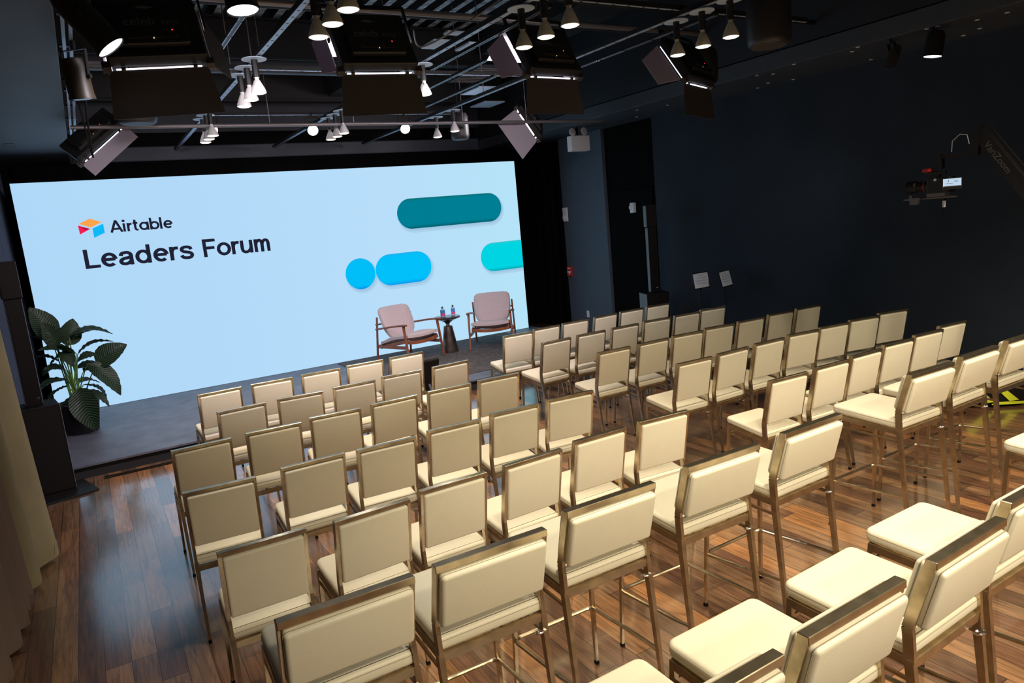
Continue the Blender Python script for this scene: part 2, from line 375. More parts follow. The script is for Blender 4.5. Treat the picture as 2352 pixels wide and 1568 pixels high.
bm = NB(); box(bm, (0, 0, (SZ1-SZ0)/2), (SX1-SX0, .004, SZ1-SZ0)); obj('display', bm, led_bg(), t)
bm = NB(); box(bm, (0, .045, (SZ1-SZ0)/2), (SX1-SX0+.01, .08, SZ1-SZ0+.005)); obj('cabinet', bm, M_BLACK, t)
bm = NB()
for x in (-3, -1, 1, 3): box(bm, (x, .28, 1.2), (.05, .36, 2.4))
obj('support_frame', bm, M_DARKMET, t)
def pill_mat(name, c, dark, light):
    m = bpy.data.materials.new(name); m.use_nodes = True; n = m.node_tree.nodes; l = m.node_tree.links; n.remove(n['Principled BSDF'])
    tc = n.new('ShaderNodeTexCoord'); sp = n.new('ShaderNodeSeparateXYZ'); l.new(tc.outputs['Generated'], sp.inputs[0])
    cr = n.new('ShaderNodeValToRGB'); e = cr.color_ramp.elements
    e[0].color = (*lin(dark), 1); e[1].color = (*lin(light), 1); x = e.new(.12); x.color = (*lin(c), 1); x = e.new(.9); x.color = (*lin(c), 1)
    l.new(sp.outputs['Z'], cr.inputs[0]); e = n.new('ShaderNodeEmission'); l.new(cr.outputs[0], e.inputs[0]); l.new(e.outputs[0], n['Material Output'].inputs[0]); return m
def flat(name, pts, m, y=.004, label=None):
    bm = NB(); prism(bm, [(x-cx, -y, z-SZ0) for x, z in pts], (0, .0015, 0)); o = obj(name, bm, m, t)
    if label: o['label'] = label
    return o
def pill(x0, x1, z0, z1, cut=None, n=16):
    r = (z1-z0)/2; zc = (z0+z1)/2; pts = []
    if cut is None: pts += [(x1-r+r*math.sin(PI*k/n), zc+r*math.cos(PI*k/n)) for k in range(n+1)]
    else: pts += [(x1, z1), (x1, z0)]
    pts += [(x0+r-r*math.sin(PI*k/n), zc-r*math.cos(PI*k/n)) for k in range(n+1)]
    return pts
sh1 = emit('screen_shade_soft', lin((172, 210, 236)), 1); sh2 = emit('screen_shade_mid', lin((160, 200, 228)), 1)
for nm, a, cl in (('teal_pill', (4.60, 6.62, 2.182, 2.684, None), ((0,126,148), (4,92,102), (10,112,116))),
              ('blue_circle', (3.594, 4.098, 1.285, 1.79, None), ((1,190,248), (10,140,236), (30,178,240))),
              ('blue_pill', (4.108, 5.118, 1.283, 1.802, None), ((1,192,250), (16,150,238), (24,176,240))),
              ('cyan_pill', (6.10, SX1, 1.290, 1.802, 1), ((0,212,226), (2,168,178), (40,200,205)))):
    x0, x1, z0, z1, cut = a; w = 0 if cut else .05
    flat('pill_shadow', pill(x0-.0, x1+w, z0-.07, z1-.01, cut), sh1, .003); flat('pill_shadow', pill(x0+.01, x1+w*.5, z0-.035, z1-.01, cut), sh2, .004)
    flat(nm, pill(x0, x1, z0, z1, cut), pill_mat(nm, *cl), .006)
E_INK = emit('screen_ink', lin((33, 33, 52)), 1)
flat('logo_top', [(.052,2.655),(.190,2.714),(.322,2.658),(.184,2.597)], emit('logo_orange', lin((252,164,74)), 1), .006)
flat('logo_left', [(.041,2.634),(.176,2.579),(.045,2.514)], emit('logo_red', lin((244,28,84)), 1), .006)
flat('logo_left_shade', [(.041,2.634),(.176,2.579),(.118,2.562)], emit('logo_dark_red', lin((186,20,62)), 1), .008)
flat('logo_right', [(.202,2.582),(.337,2.635),(.337,2.512),(.202,2.457)], emit('logo_cyan', lin((16,184,246)), 1), .006)
def el(cx_, cy_, rx, ry, a0, a1, n=18): return [(cx_+rx*math.cos(R(a0+(a1-a0)*k/n)), cy_+ry*math.sin(R(a0+(a1-a0)*k/n))) for k in range(n+1)]
def sm(P, n=5):
    out = []
    for i in range(len(P)-1):
        a, b, c, d = (Vector(P[k]) for k in (max(i-1, 0), i, i+1, min(i+2, len(P)-1)))
        for k in range(n):
            q = k/n; v = .5*((2*b)+(c-a)*q+(2*a-5*b+4*c-d)*q*q+(3*b-a-3*c+d)*q**3); out.append((v.x, v.y))
    return out+[P[-1]]
GL = {
 'L': ([[(.09,0),(.09,1)], [(.09,.085),(.58,.085)]], .63),
 'e': ([[(.10,.385),(.545,.385)], el(.315,.37,.235,.295,2,312,26)], .66),
 'a': ([[(.50,.0),(.50,.46)], sm([(.50,.42),(.49,.56),(.40,.655),(.27,.665),(.15,.62),(.105,.50)]), sm([(.50,.43),(.38,.385),(.22,.355),(.11,.28),(.09,.18),(.15,.095),(.26,.07),(.39,.11),(.50,.24)])], .66),
 'd': ([el(.315,.37,.235,.295,0,360,26), [(.545,0),(.545,1)]], .72),
 'r': ([[(.09,0),(.09,.745)], sm([(.09,.36),(.12,.53),(.22,.65),(.38,.655)])], .42),
 's': ([sm([(.50,.52),(.44,.63),(.30,.672),(.15,.635),(.10,.53),(.17,.43),(.31,.385),(.45,.33),(.51,.22),(.45,.10),(.30,.07),(.14,.11),(.07,.23)])], .60),
 'F': ([[(.09,0),(.09,1)], [(.09,.915),(.60,.915)], [(.09,.50),(.54,.50)]], .63),
 'o': ([el(.33,.37,.25,.295,0,360,26)], .68),
 'u': ([sm([(.09,.745),(.09,.5),(.09,.28),(.12,.14),(.22,.072),(.34,.085),(.45,.18),(.51,.32)]), [(.52,0),(.52,.745)]], .66),
 'm': ([[(.09,0),(.09,.745)], sm([(.09,.40),(.13,.56),(.24,.668),(.34,.64),(.39,.52),(.395,.30),(.395,0)]), sm([(.395,.40),(.435,.56),(.545,.668),(.645,.64),(.695,.52),(.70,.30),(.70,0)])], .80),
 'A': ([[(.07,0),(.415,.99)], [(.415,.99),(.76,0)], [(.19,.28),(.64,.28)]], .82),
 'i': ([[(.10,0),(.10,.70)], 'dot'], .27), 'R': ([[(.09,0),(.09,.70)], sm([(.09,.34),(.13,.50),(.22,.60),(.34,.615)])], .38),
 't': ([sm([(.17,.93),(.17,.5),(.17,.25),(.21,.11),(.35,.075)]), [(.03,.655),(.35,.655)]], .42),
 'q': ([el(.33,.35,.245,.275,0,360,26), [(.575,0),(.575,.70)]], .70), 'b': ([[(.09,0),(.09,1)], el(.335,.35,.245,.275,0,360,26)], .66),
 'l': ([[(.10,0),(.10,1)]], .26), 'E': ([[(.12,.36),(.55,.36)], el(.33,.35,.24,.275,2,315,26)], .64),
}
def word(codes, x0, x1, z0, cap, w):
    bm = NB(); ox = 0
    def rib(P):
        P = [Vector((p_[0]+ox, p_[1])) for p_ in P]; n = len(P); cl = (P[0]-P[-1]).length < 1e-4; rows = []
        for i, p_ in enumerate(P):
            if cl: t_ = (P[(i+1) % (n-1)]-P[(i-1) % (n-1)])
            else: t_ = P[min(i+1, n-1)]-P[max(i-1, 0)]
            t_.normalize(); nn = Vector((-t_.y, t_.x))*w/2
            rows.append((bm.verts.new((p_.x+nn.x, 0, p_.y+nn.y)), bm.verts.new((p_.x-nn.x, 0, p_.y-nn.y))))
        for a_, b_ in zip(rows, rows[1:]): bm.faces.new((a_[0], b_[0], b_[1], a_[1]))
    for c_ in codes:
        st_, adv = GL[c_]
        for g_ in st_:
            if g_ == 'dot':
                vs = [bm.verts.new((ox+.10+.105*math.cos(k*PI/8), 0, .90+.105*math.sin(k*PI/8))) for k in range(16)]; bm.faces.new(vs)
            else: rib(g_)
        ox += adv
    xs = [v.co.x for v in bm.verts]; sx = (x1-x0)/(max(xs)-min(xs)); mx = min(xs)
    for v in bm.verts: v.co = ((v.co.x-mx)*sx+x0-cx, -.0065, v.co.z*cap+z0-SZ0)
    bmesh.ops.remove_doubles(bm, verts=bm.verts[:], dist=.0001)
    return obj('lettering', bm, E_INK, t)
word('AiRtqblE', .405, 1.194, 2.507, .162, .16)
word('Leaders', .037, 1.405, 2.052, .257, .162)
word('Forum', 1.535, 2.484, 2.052, .257, .162)

# ------------------------------------------------------------------ seats
def make_seat(kind, name, label, cat):
    st = kind == 'stool'
    Wd = .433 if st else .385; H = 1.103 if st else .893; zb = .855 if st else .545
    zcb = .868 if st else .560; zf = .770 if st else .480; zs = .826 if st else .532; D = .52 if st else .46
    hx = Wd/2-.009; yb = .068
    t = thing(name, label, cat)
    def ypost(z): return yb*(H-z)/(H-zb)
    bm = NB()                                                    # posts and top rail
    for s in (-1, 1):
        pts = [(hx*s, 0, H-.013), (hx*s, yb, zb), (hx*s, yb*.96, zb-.03), (hx*s, yb*.9, zf-.03)]
        for a, b in zip(pts, pts[1:]): bar(bm, a, b, .016, .034, up=(0, 1, 0))
    rh = .025 if st else .020; box(bm, (0, -.001, H-rh/2), (Wd, .036 if st else .032, rh), bev=.002, seg=1)
    obj('back_frame', bm, M_FRAME, t)
    for i, (sx, fr) in enumerate(((-1,0),(1,0),(-1,1),(1,1))):
        bm = NB()
        if fr: a = ((hx-.004)*sx, D-.035, zf); b = ((hx+(.02 if st else .004))*sx, D-.0, .018)
        else: a = (hx*sx, yb*.9, zf-.02); b = ((hx+(.004 if st else 0))*sx, -.012, .018)
        bar(bm, a, b, .022, .030 if not fr else .022, .015, .017, up=(0, 1, 0)); lg = obj('leg', bm, M_FRAME, t)
        bm = NB(); bar(bm, (b[0], b[1], .018), (b[0], b[1], 0), .018, .019, up=(0, 1, 0)); obj('foot_cap', bm, M_FOOT, lg)
    bm = NB()                                                    # back cushion
    th = .092 if st else .056; za = zcb; zt = H-(.026 if st else .023); L = (zt-za)/math.cos(math.atan(yb/(H-zb)))
    rot = Matrix.Rotation(math.atan(yb/(H-zb)), 3, 'X'); c = (0, (ypost(za)+ypost(zt))/2-.002, (za+zt)/2)
    box(bm, c, (Wd-(.024 if st else .034), th, L), rot, bev=.015 if st else .013, seg=4)
    cu = obj('backrest', bm, M_VINYL, t, True)
    bm = NB()
    for sd in (-1, 1):
        pts = rrect(Wd-(.025 if st else .036), L-.002, .012, 3); tube(bm, [Vector(c)+rot @ Vector((x, sd*(th/2-.016), z)) for x, z in pts], .0022, 4, closed=True)
    obj('piping', bm, M_SEAM, cu)
    bm = NB()                                                    # seat cushion
    W2 = Wd-.012; y0 = yb-.012; out = rrect(W2, D-y0, (.035, .035, .012, .012), 4, 0, (D+y0)/2)
    prism(bm, [(x, y, zf+.002) for x, y in out], (0, 0, zs-zf-.002), bev=.018)
    def tilt(b_):
        for v in b_.verts: v.co.z -= drop*(D-v.co.y)/(D-yb)
    drop = .018 if st else .042
    tilt(bm)
    seat = obj('seat', bm, M_VINYL, t, True)
    bm = NB(); tube(bm, [(x*.994, (y-D/2)*.994+D/2, zs-.016) for x, y in out], .0022, 4, closed=True); tilt(bm); obj('seam', bm, M_SEAM, seat)
    bm = NB()                                                    # metal rim under the seat
    zr = zf-.014; hh = .03
    for s in (-1, 1): box(bm, ((hx-.002)*s, (D-.035+yb)/2, zr), (.016, D-.03-yb, hh))
    box(bm, (0, D-.028, zr), (Wd-.03, .016, hh)); box(bm, (0, yb-.012, zr), (Wd-.034, .018, hh))
    tilt(bm); obj('seat_frame', bm, M_FRAME, t)
    bm = NB(); zu = zf-.075                                      # thin rail below it
    for s in (-1, 1): bar(bm, ((hx-.004)*s, yb*.85, zu), ((hx-.002)*s, D-.03, zu), .010, .012)
    bar(bm, (-hx, D-.03, zu), (hx, D-.03, zu), .010, .012); bar(bm, (-.06, .3, zu+.008), (.06, .3, zu+.008), .05, .012)
    tilt(bm); obj('under_rail', bm, M_FRAME, t)
    bm = NB(); cr = (hx-.03, yb*.6-.004, zf-.08); tube(bm, ring_pts(cr, .016, (0, .3, 1), 12), .004, 6, closed=True)
    box(bm, (hx-.012, cr[1], cr[2]), (.02, .012, .006)); obj('linking_hook', bm, M_CHROME, t, True)
    if st:
        bm = NB(); zz = .31; r = .035; P = []; ex = hx+.012; fy = D-.004
        P = [(-ex+.012, .028, .345), (-ex+.004, .12, .338), (-ex, fy-r, zz)]
        for k in range(1, 5): a = PI-PI/2*k/4; P.append((-ex+r+r*math.cos(a), fy-r+r*math.sin(a), zz))
        P += [(-x, y, z) for x, y, z in P[::-1]]
        tube(bm, P, .0095, 8); obj('footrest', bm, M_FRAME, t, True)
    return t
CH = {
'L1': [(0.879, 6.847, 3.0), (1.351, 6.851, -3.0), (1.823, 6.856, -2.0), (2.287, 6.88, -1.6), (2.75, 6.893, -0.0)],
'L2': [(0.911, 5.97, 1.9), (1.39, 5.98, -5.9), (1.875, 5.999, -2.8), (2.338, 6.033, -3.2), (2.837, 6.021, 0.8)],
'L3': [(0.485, 5.068, 0.1), (0.965, 5.086, -3.2), (1.427, 5.121, -6.2), (1.901, 5.129, 0.1), (2.383, 5.13, -3.3), (2.844, 5.119, -4.5)],
'L4': [(0.448, 4.101, -4.4), (0.976, 4.117, -1.2), (1.43, 4.088, -3.3), (1.917, 4.114, -3.0), (2.403, 4.137, -3.6), (2.878, 4.134, -7.1)],
'L5': [(0.48, 3.16, -1.4), (0.985, 3.133, 1.6), (1.446, 3.188, -0.6), (1.943, 3.194, 1.0), (2.45, 3.241, -1.0), (2.952, 3.235, -5.6)],
'R1': [(4.133, 6.877, -4.1), (4.585, 6.961, 1.0), (5.035, 6.992, -2.2), (5.531, 7.02, 3.0), (5.989, 7.049, -1.7), (6.45, 7.055, -4.0)],
'R2': [(4.134, 6.109, 2.7), (4.62, 6.136, -0.8), (5.106, 6.141, -1.6), (5.602, 6.155, -6.3), (6.061, 6.133, -5.3), (6.523, 6.157, -8.2)],
'R3': [(4.153, 5.178, -1.9), (4.65, 5.178, -1.4), (5.119, 5.182, -7.1), (5.593, 5.201, -8.1), (6.077, 5.197, -4.1), (6.575, 5.203, -5.6), (7.039, 5.188, -7.0)],
'R4': [(4.236, 4.226, -3.2), (4.712, 4.236, -0.0), (5.209, 4.254, -2.2), (5.694, 4.257, -8.3), (6.15, 4.251, -8.6), (6.622, 4.237, -12.4), (7.106, 4.229, -13.3)],
'R5': [(4.223, 3.289, -4.1), (4.73, 3.291, -2.9), (5.203, 3.315, -1.6), (5.704, 3.349, -4.4), (6.191, 3.368, -5.3), (6.677, 3.419, -5.5)],
'L6': [(0.523, 2.026, -1.5), (1.031, 2.02, -1.6), (1.598, 2.076, -1.4), (2.237, 2.092, -1.9), (2.851, 2.096, 0.5)],
'R6': [(4.167, 2.249, -1.9), (4.748, 2.269, -0.2), (5.35, 2.28, -1.5)],
'L7': [(1.07, 1.05, 0), (1.6, 1.057, 0.3), (2.178, 1.06, 1.5), (2.74, 1.11, 0)],
'R7': [(4.12, 1.23, -2)],
}
proto = {'chair': make_seat('chair', 'banquet_chair', 'x', 'chair'), 'stool': make_seat('stool', 'bar_stool', 'x', 'bar stool')}
used = set()
for row, lst in CH.items():
    ri = int(row[1]); kind = 'stool' if ri >= 6 else 'chair'; side = row[0]; n = len(lst)
    for i, (x, y, a) in enumerate(lst):
        if kind not in used: o = proto[kind]; used.add(kind)
        else: o = dup(proto[kind])
        o.location = (x, y, 0); o.rotation_euler = (0, 0, R(a))
        rn = ('front', 'second', 'third', 'fourth', 'fifth')[ri-1] + ' row' if kind == 'chair' else ('front stool row', 'rearmost stool row')[ri-6]
        if side == 'L':
            pos = 'at its left end' if i == 0 else ('beside the centre aisle' if i == n-1 else ORD[i]+' from its left end')
            sd = 'left block'
        else:
            pos = 'beside the centre aisle' if i == 0 else (('at its wall end') if i == n-1 else ORD[i]+' from the aisle')
            sd = 'right block'
        if row == 'L7': pos = ('cut off by the bottom edge', 'second from the left', 'third from the left', 'cut off at the right')[i]
        if row == 'R7': pos = 'only its seat showing at the edge'
        o['label'] = ('cream chair, %s of the %s, %s' if kind == 'chair' else 'cream stool, %s of the %s, %s') % (rn, sd, pos)
        o['group'] = ('cream banquet chairs' if kind == 'chair' else 'cream bar stools') + ' in the ' + sd

# ------------------------------------------------------------------ armchairs, table, bottles
def make_armchair(label):
    t = thing('armchair', label, 'armchair')
    w = .66; hw = w/2
    def tp(name, p0, p1, a, a1, par=None, m=M_WALNUT, b=None, b1=None):
        bm = NB(); bar(bm, p0, p1, a, b, a1, b1, up=(0, 1, 0)); bmesh.ops.bevel(bm, geom=bm.edges[:], offset=.004, segments=2, affect='EDGES'); return obj(name, bm, m, par or t, True)
    for s in (-1, 1):
        tp('front_leg', (s*hw, -.33, .56), (s*(hw+.01), -.40, 0), .034, .024)
        tp('rear_leg', (s*(hw-.005), .30, .68), (s*hw, .40, 0), .026, .028)
        bm = NB()
        P = [(-.40, .575, .052), (-.30, .572, .058), (-.05, .545, .036), (.18, .512, .034), (.345, .492, .034)]; rows = []
        for y, z, wd in P: rows.append([bm.verts.new((s*(hw+.004)+dx*wd/2, y, z+dz)) for dx, dz in ((-1,0),(-.7,.014),(.7,.014),(1,0),(.7,-.014),(-.7,-.014))])
        for a, b in zip(rows, rows[1:]):
            for k in range(6): bm.faces.new((a[k], a[(k+1)%6], b[(k+1)%6], b[k]))
        bm.faces.new(rows[0]); bm.faces.new(rows[-1][::-1]); obj('armrest', bm, M_WALNUT, t, True)
        tp('side_rail', (s*(hw-.012), -.355, .235), (s*(hw-.012), .365, .215), .022, .022, b=.05, b1=.045)
        tp('seat_rail', (s*(hw-.045), -.345, .33), (s*(hw-.045), .34, .20), .022, .022, b=.055, b1=.05)
    bm = NB(); P = []
    for k in range(9): u = -1+k/4; P.append((u*(hw-.03), -.345, .312-.03*(1-u*u)))
    for a, b in zip(P, P[1:]): bar(bm, a, b, .022, .05)
    obj('front_rail', bm, M_WALNUT, t)
    tp('rear_rail', (-hw+.02, .36, .23), (hw-.02, .36, .23), .022, .022, b=.05, b1=.05)
    # seat cushion
    bm = NB(); nx, ny = 10, 10; sw, sd, th = .60, .70, .115; grid = {}
    for lay in (0, 1):
        for i in range(nx+1):
            for j in range(ny+1):
                u = -1+2*i/nx; v = -1+2*j/ny; ed = (1-abs(u)**6)*(1-abs(v)**6)
                x = u*sw/2*(1-.06*max(0, v)); y = v*sd/2-.02
                zc = .415-(v+1)/2*.135+.012*math.cos(v*3)-.02*(1-u*u)
                grid[lay, i, j] = bm.verts.new((x, y, zc+(th/2*(.35+.65*ed) if lay else -th/2*(.35+.65*ed))))
    for lay in (0, 1):
        for i in range(nx):
            for j in range(ny): bm.faces.new((grid[lay,i,j], grid[lay,i+1,j], grid[lay,i+1,j+1], grid[lay,i,j+1]))
    for i in range(nx):
        bm.faces.new((grid[0,i,0], grid[0,i+1,0], grid[1,i+1,0], grid[1,i,0])); bm.faces.new((grid[0,i,ny], grid[0,i+1,ny], grid[1,i+1,ny], grid[1,i,ny]))
        bm.faces.new((grid[0,0,i], grid[0,0,i+1], grid[1,0,i+1], grid[1,0,i])); bm.faces.new((grid[0,nx,i], grid[0,nx,i+1], grid[1,nx,i+1], grid[1,nx,i]))
    obj('seat_cushion', bm, M_TWEED, t, True)
    # back cushion: wide with round shoulders, narrowing to the seat
    pts = []
    hb = .27; prof = [(-.15,-.27),(-.19,-.25),(-.26,-.16),(-.29,-.08),(-.30,.02),(-.30,.18),(-.29,.235),(-.255,.27),(-.20,.285),(0,.292)]
    outl = prof + [(-x, z) for x, z in prof[-2::-1]]
    rot = Matrix.Rotation(R(-22), 3, 'X'); c = Vector((0, .245, .545))
    bm = NB(); lay = []
    for sc, yy in ((.0, -.050), (.55, -.052), (.85, -.045), (.96, -.030), (1, 0), (.96, .026), (.85, .036), (0, .04)):
        if sc == 0: lay.append([bm.verts.new(c+rot @ Vector((0, yy, 0)))]); continue
        lay.append([bm.verts.new(c+rot @ Vector((x*sc, yy+.05*(abs(x)/.3)**2*-.6, z*sc))) for x, z in outl])
    n = len(outl)
    for k in range(n): bm.faces.new((lay[0][0], lay[1][(k+1)%n], lay[1][k])); bm.faces.new((lay[-1][0], lay[-2][k], lay[-2][(k+1)%n]))
    for a, b in zip(lay[1:-1], lay[2:-1]):
        for k in range(n): bm.faces.new((a[k], a[(k+1)%n], b[(k+1)%n], b[k]))
    obj('back_cushion', bm, M_TWEED, t, True)
    tp('back_rail', (-hw+.01, .355, .56), (hw-.01, .355, .56), .02, .02, b=.04, b1=.04)
    return t
a1 = make_armchair('pink tweed armchair with teak arms, left of the bronze side table'); a1.location = (4.23, 10.42, .160); a1.scale = (1.03, 1.03, 1.03); a1.rotation_euler = (0, 0, R(16))
a2 = dup(a1, (5.66, 10.21, .160), R(-35), 'pink tweed armchair facing the aisle, right of the bronze side table')
t = thing('side_table', 'small round table with tapering hammered bronze base between the armchairs', 'side table', (4.885, 10.3, .158))
bm = NB(); lathe(bm, [(.135, 0), (.135, .012), (.075, .40), (.072, .425), (.035, .435), (.026, .455), (.04, .475), (.045, .485), (.12, .53)], 32); obj('pedestal', bm, M_BRONZE, t, True)
bm = NB(); lathe(bm, [(.06, .505), (.212, .557), (.215, .575)], 36); lathe(bm, [(.213, .575), (.213, .580), (.206, .583)], 36, mi=1); obj('tabletop', bm, [M_BRONZE, M_MIRROR], t, True)
def make_bottle(label):
    t = thing('water_bottle', label, 'bottle', group='water bottles on the side table')
    bm = NB(); w = .030
    for z, s in ((0, .9), (.004, 1), (.115, 1)): pass
    prism(bm, [(x, y, 0) for x, y in rrect(.060, .060, .012, 3)], (0, 0, .115)); lathe(bm, [(.028, .115), (.026, .125), (.013, .142), (.012, .150)], 16)
    obj('bottle_body', bm, M_WATER, t, True)
    bm = NB(); lathe(bm, [(.015, .148), (.015, .166)], 16); obj('cap', bm, M_DARKMET, t, True)
    bm = NB(); prism(bm, [(x, y, .062) for x, y in rrect(.0615, .0615, .012, 3)], (0, 0, .048)); prism(bm, [(x, y, .022) for x, y in rrect(.0615, .0615, .012, 3)], (0, 0, .040), mi=1)
    obj('wrap_label', bm, [M_BLUELAB, M_PINKLAB], t); return t
b1 = make_bottle('clear water bottle with blue and pink label, left one on the side table'); b1.location = (4.818, 10.3, .741); b1.rotation_euler = (0, 0, R(15))
dup(b1, (5.005, 10.30, .741), R(-20), 'clear water bottle with blue and pink label, right one on the side table')

# ------------------------------------------------------------------ floor monitor
t = thing('floor_monitor', 'black flat monitor leaning on the floor before the stage, beside the front-row aisle chair', 'monitor', (3.175, 7.82, 0))
rot = Matrix.Rotation(R(24), 3, 'X')
bm = NB(); box(bm, (0, .02, .36), (.64, .045, .56), rot, bev=.008); obj('screen_housing', bm, M_SPK, t)
bm = NB(); box(bm, (0, .045, .365), (.60, .004, .50), rot); obj('panel', bm, M_MIRROR, t)
bm = NB()
for s in (-1, 1): bar(bm, (s*.2, .0, .30), (s*.2, -.16, .01), .03, .012); bar(bm, (s*.2, -.18, .012), (s*.2, .2, .012), .03, .02); bar(bm, (s*.2, .13, .10), (s*.2, .13, .01), .03, .02)
obj('stand', bm, M_DARKMET, t)

# ------------------------------------------------------------------ tower speakers
def make_tower(label):
    t = thing('tower_speaker', label, 'speaker', group='column loudspeakers')
    bm = NB(); box(bm, (0, 0, .44), (.36, .38, .84), bev=.008); sb = obj('subwoofer', bm, M_SPK, t)
    bm = NB(); box(bm, (0, -.191, .44), (.33, .004, .80)); obj('front_grille', bm, M_FOOT, sb)
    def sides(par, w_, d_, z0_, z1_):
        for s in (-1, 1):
            bm = NB(); box(bm, (s*(w_/2+.001), 0, (z0_+z1_)/2), (.003, d_-.02, z1_-z0_-.02)); obj('screenlit_side', bm, M_SPKSIDE_LIT, par)
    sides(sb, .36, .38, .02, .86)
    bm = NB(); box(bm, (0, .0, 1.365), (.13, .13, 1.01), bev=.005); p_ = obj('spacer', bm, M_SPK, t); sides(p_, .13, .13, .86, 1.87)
    bm = NB(); tube(bm, ring_pts((.04, -.067, .93), .008, (0, 1, 0), 10), .002, 5, closed=True); obj('lock_pin', bm, M_CHROME, p_)
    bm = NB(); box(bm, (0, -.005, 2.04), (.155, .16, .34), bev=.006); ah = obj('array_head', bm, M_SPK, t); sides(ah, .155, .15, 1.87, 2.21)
    bm = NB(); box(bm, (0, -.0, .01), (.36, .40, .02)); obj('skid', bm, M_FOOT, t)
    return t
tw = make_tower('black column loudspeaker on a tall bass cabinet at left, before the plant'); tw.location = (-.60, 7.94, .022); tw.rotation_euler = (0, 0, R(8))
dup(tw, (7.60, 8.38, 0), R(-23), 'black column loudspeaker standing against the right wall behind the front row')
bm = NB(); box(bm, (0, 0, .0105), (.58, .50, .021), bev=.002)
tag(obj('base_plate', bm, M_DARKMET, loc=(-.56, 7.83, 0)), 'flat black steel plate on the floor under the left column loudspeaker', 'plate').rotation_euler = (0, 0, R(15))

# ------------------------------------------------------------------ plant
def leaf_mat():
    m = bpy.data.materials.new('leaf_veined'); m.use_nodes = True; n = m.node_tree.nodes; l = m.node_tree.links; b = n['Principled BSDF']
    uv = n.new('ShaderNodeUVMap'); uv.uv_map = 'UV'; sp = n.new('ShaderNodeSeparateXYZ'); l.new(uv.outputs[0], sp.inputs[0])
    ab = n.new('ShaderNodeMath'); ab.operation = 'ABSOLUTE'; l.new(sp.outputs['Y'], ab.inputs[0])
    k = n.new('ShaderNodeMath'); k.operation = 'MULTIPLY_ADD'; l.new(ab.outputs[0], k.inputs[0]); k.inputs[1].default_value = -.16; l.new(sp.outputs['X'], k.inputs[2])
    f = n.new('ShaderNodeMath'); f.operation = 'MULTIPLY'; l.new(k.outputs[0], f.inputs[0]); f.inputs[1].default_value = 17*2*PI
    s = n.new('ShaderNodeMath'); s.operation = 'SINE'; l.new(f.outputs[0], s.inputs[0])
    cr = n.new('ShaderNodeValToRGB'); e = cr.color_ramp.elements; e[0].position = .1; e[0].color = (.008, .026, .014, 1); e[1].position = .95; e[1].color = (.085, .14, .075, 1)
    mr = n.new('ShaderNodeMapRange'); mr.inputs[1].default_value = -1; mr.inputs[2].default_value = 1; l.new(s.outputs[0], mr.inputs[0]); l.new(mr.outputs[0], cr.inputs[0])
    l.new(cr.outputs[0], b.inputs['Base Color']); b.inputs['Roughness'].default_value = .33
    bp = n.new('ShaderNodeBump'); bp.inputs['Strength'].default_value = .5; bp.inputs['Distance'].default_value = .004; l.new(mr.outputs[0], bp.inputs['Height']); l.new(bp.outputs[0], b.inputs['Normal'])
    return m
M_LEAF = leaf_mat()
PX, PY_, PZ_ = -.32, 9.82, .158
t = thing('potted_plant', 'large potted plant with broad dark veined leaves at the left end of the stage', 'plant', (PX, PY_, .150))
bm = NB(); lathe(bm, [(.175, 0), (.18, .02), (.232, .355), (.236, .37), (.215, .37), (.205, .30)], 28); obj('pot', bm, M_POT, t, True)
bm = NB(); lathe(bm, [(.205, .295), (.205, .305), (.10, .315)], 20); obj('soil', bm, M_SOIL, t)
def leaf(base, tip, wd, droop=.1, roll=0, stem_from=(0, 0, .31)):
    """blade from base to tip (local), arching; stem from the pot"""
    A = Vector(base); B = Vector(tip); d = (B-A); Ln = d.length; d.normalize()
    up = Vector((0, 0, 1)) if abs(d.z) < .9 else Vector((0, -1, 0))
    side = d.cross(up).normalized(); nrm = side.cross(d).normalized()
    q = Quaternion(d, roll); side = q @ side; nrm = q @ nrm
    bm = NB(); uvl = bm.loops.layers.uv.new('UV'); NU, NV = 14, 6; g = {}
    for i in range(NU+1):
        u = i/NU; w = wd/2*(math.sin(PI*min(1, u**.72))**.75 if 0 < u < 1 else .02) + .002
        c = A + d*Ln*u + nrm*(math.sin(PI*u)*droop*Ln)
        for j in range(NV+1):
            v = -1+2*j/NV
            g[i, j] = (bm.verts.new(c + side*w*v + nrm*(w*.30*abs(v)**1.3 + .006*math.sin(u*38+j))), (u, v))
    for i in range(NU):
        for j in range(NV):
            q4 = (g[i,j], g[i+1,j], g[i+1,j+1], g[i,j+1]); f = bm.faces.new([x[0] for x in q4])
            for lp, x in zip(f.loops, q4): lp[uvl].uv = x[1]
    bmesh.ops.solidify(bm, geom=bm.faces[:], thickness=.002)
    o = obj('leaf', bm, M_LEAF, t, True)
    s = Vector(stem_from); mid = s.lerp(A, .5)+Vector((0, 0, .06)); bm = NB()
    pts = [s*(1-k)**2+mid*2*k*(1-k)+A*k*k for k in [i/8 for i in range(9)]]
    tube(bm, pts, .006, 6, rs=[.009-.004*k/8 for k in range(9)]); obj('leaf_stem', bm, M_STEM, o, True)
def wl(x, z, y=0): return (x-PX, y, z-.150)
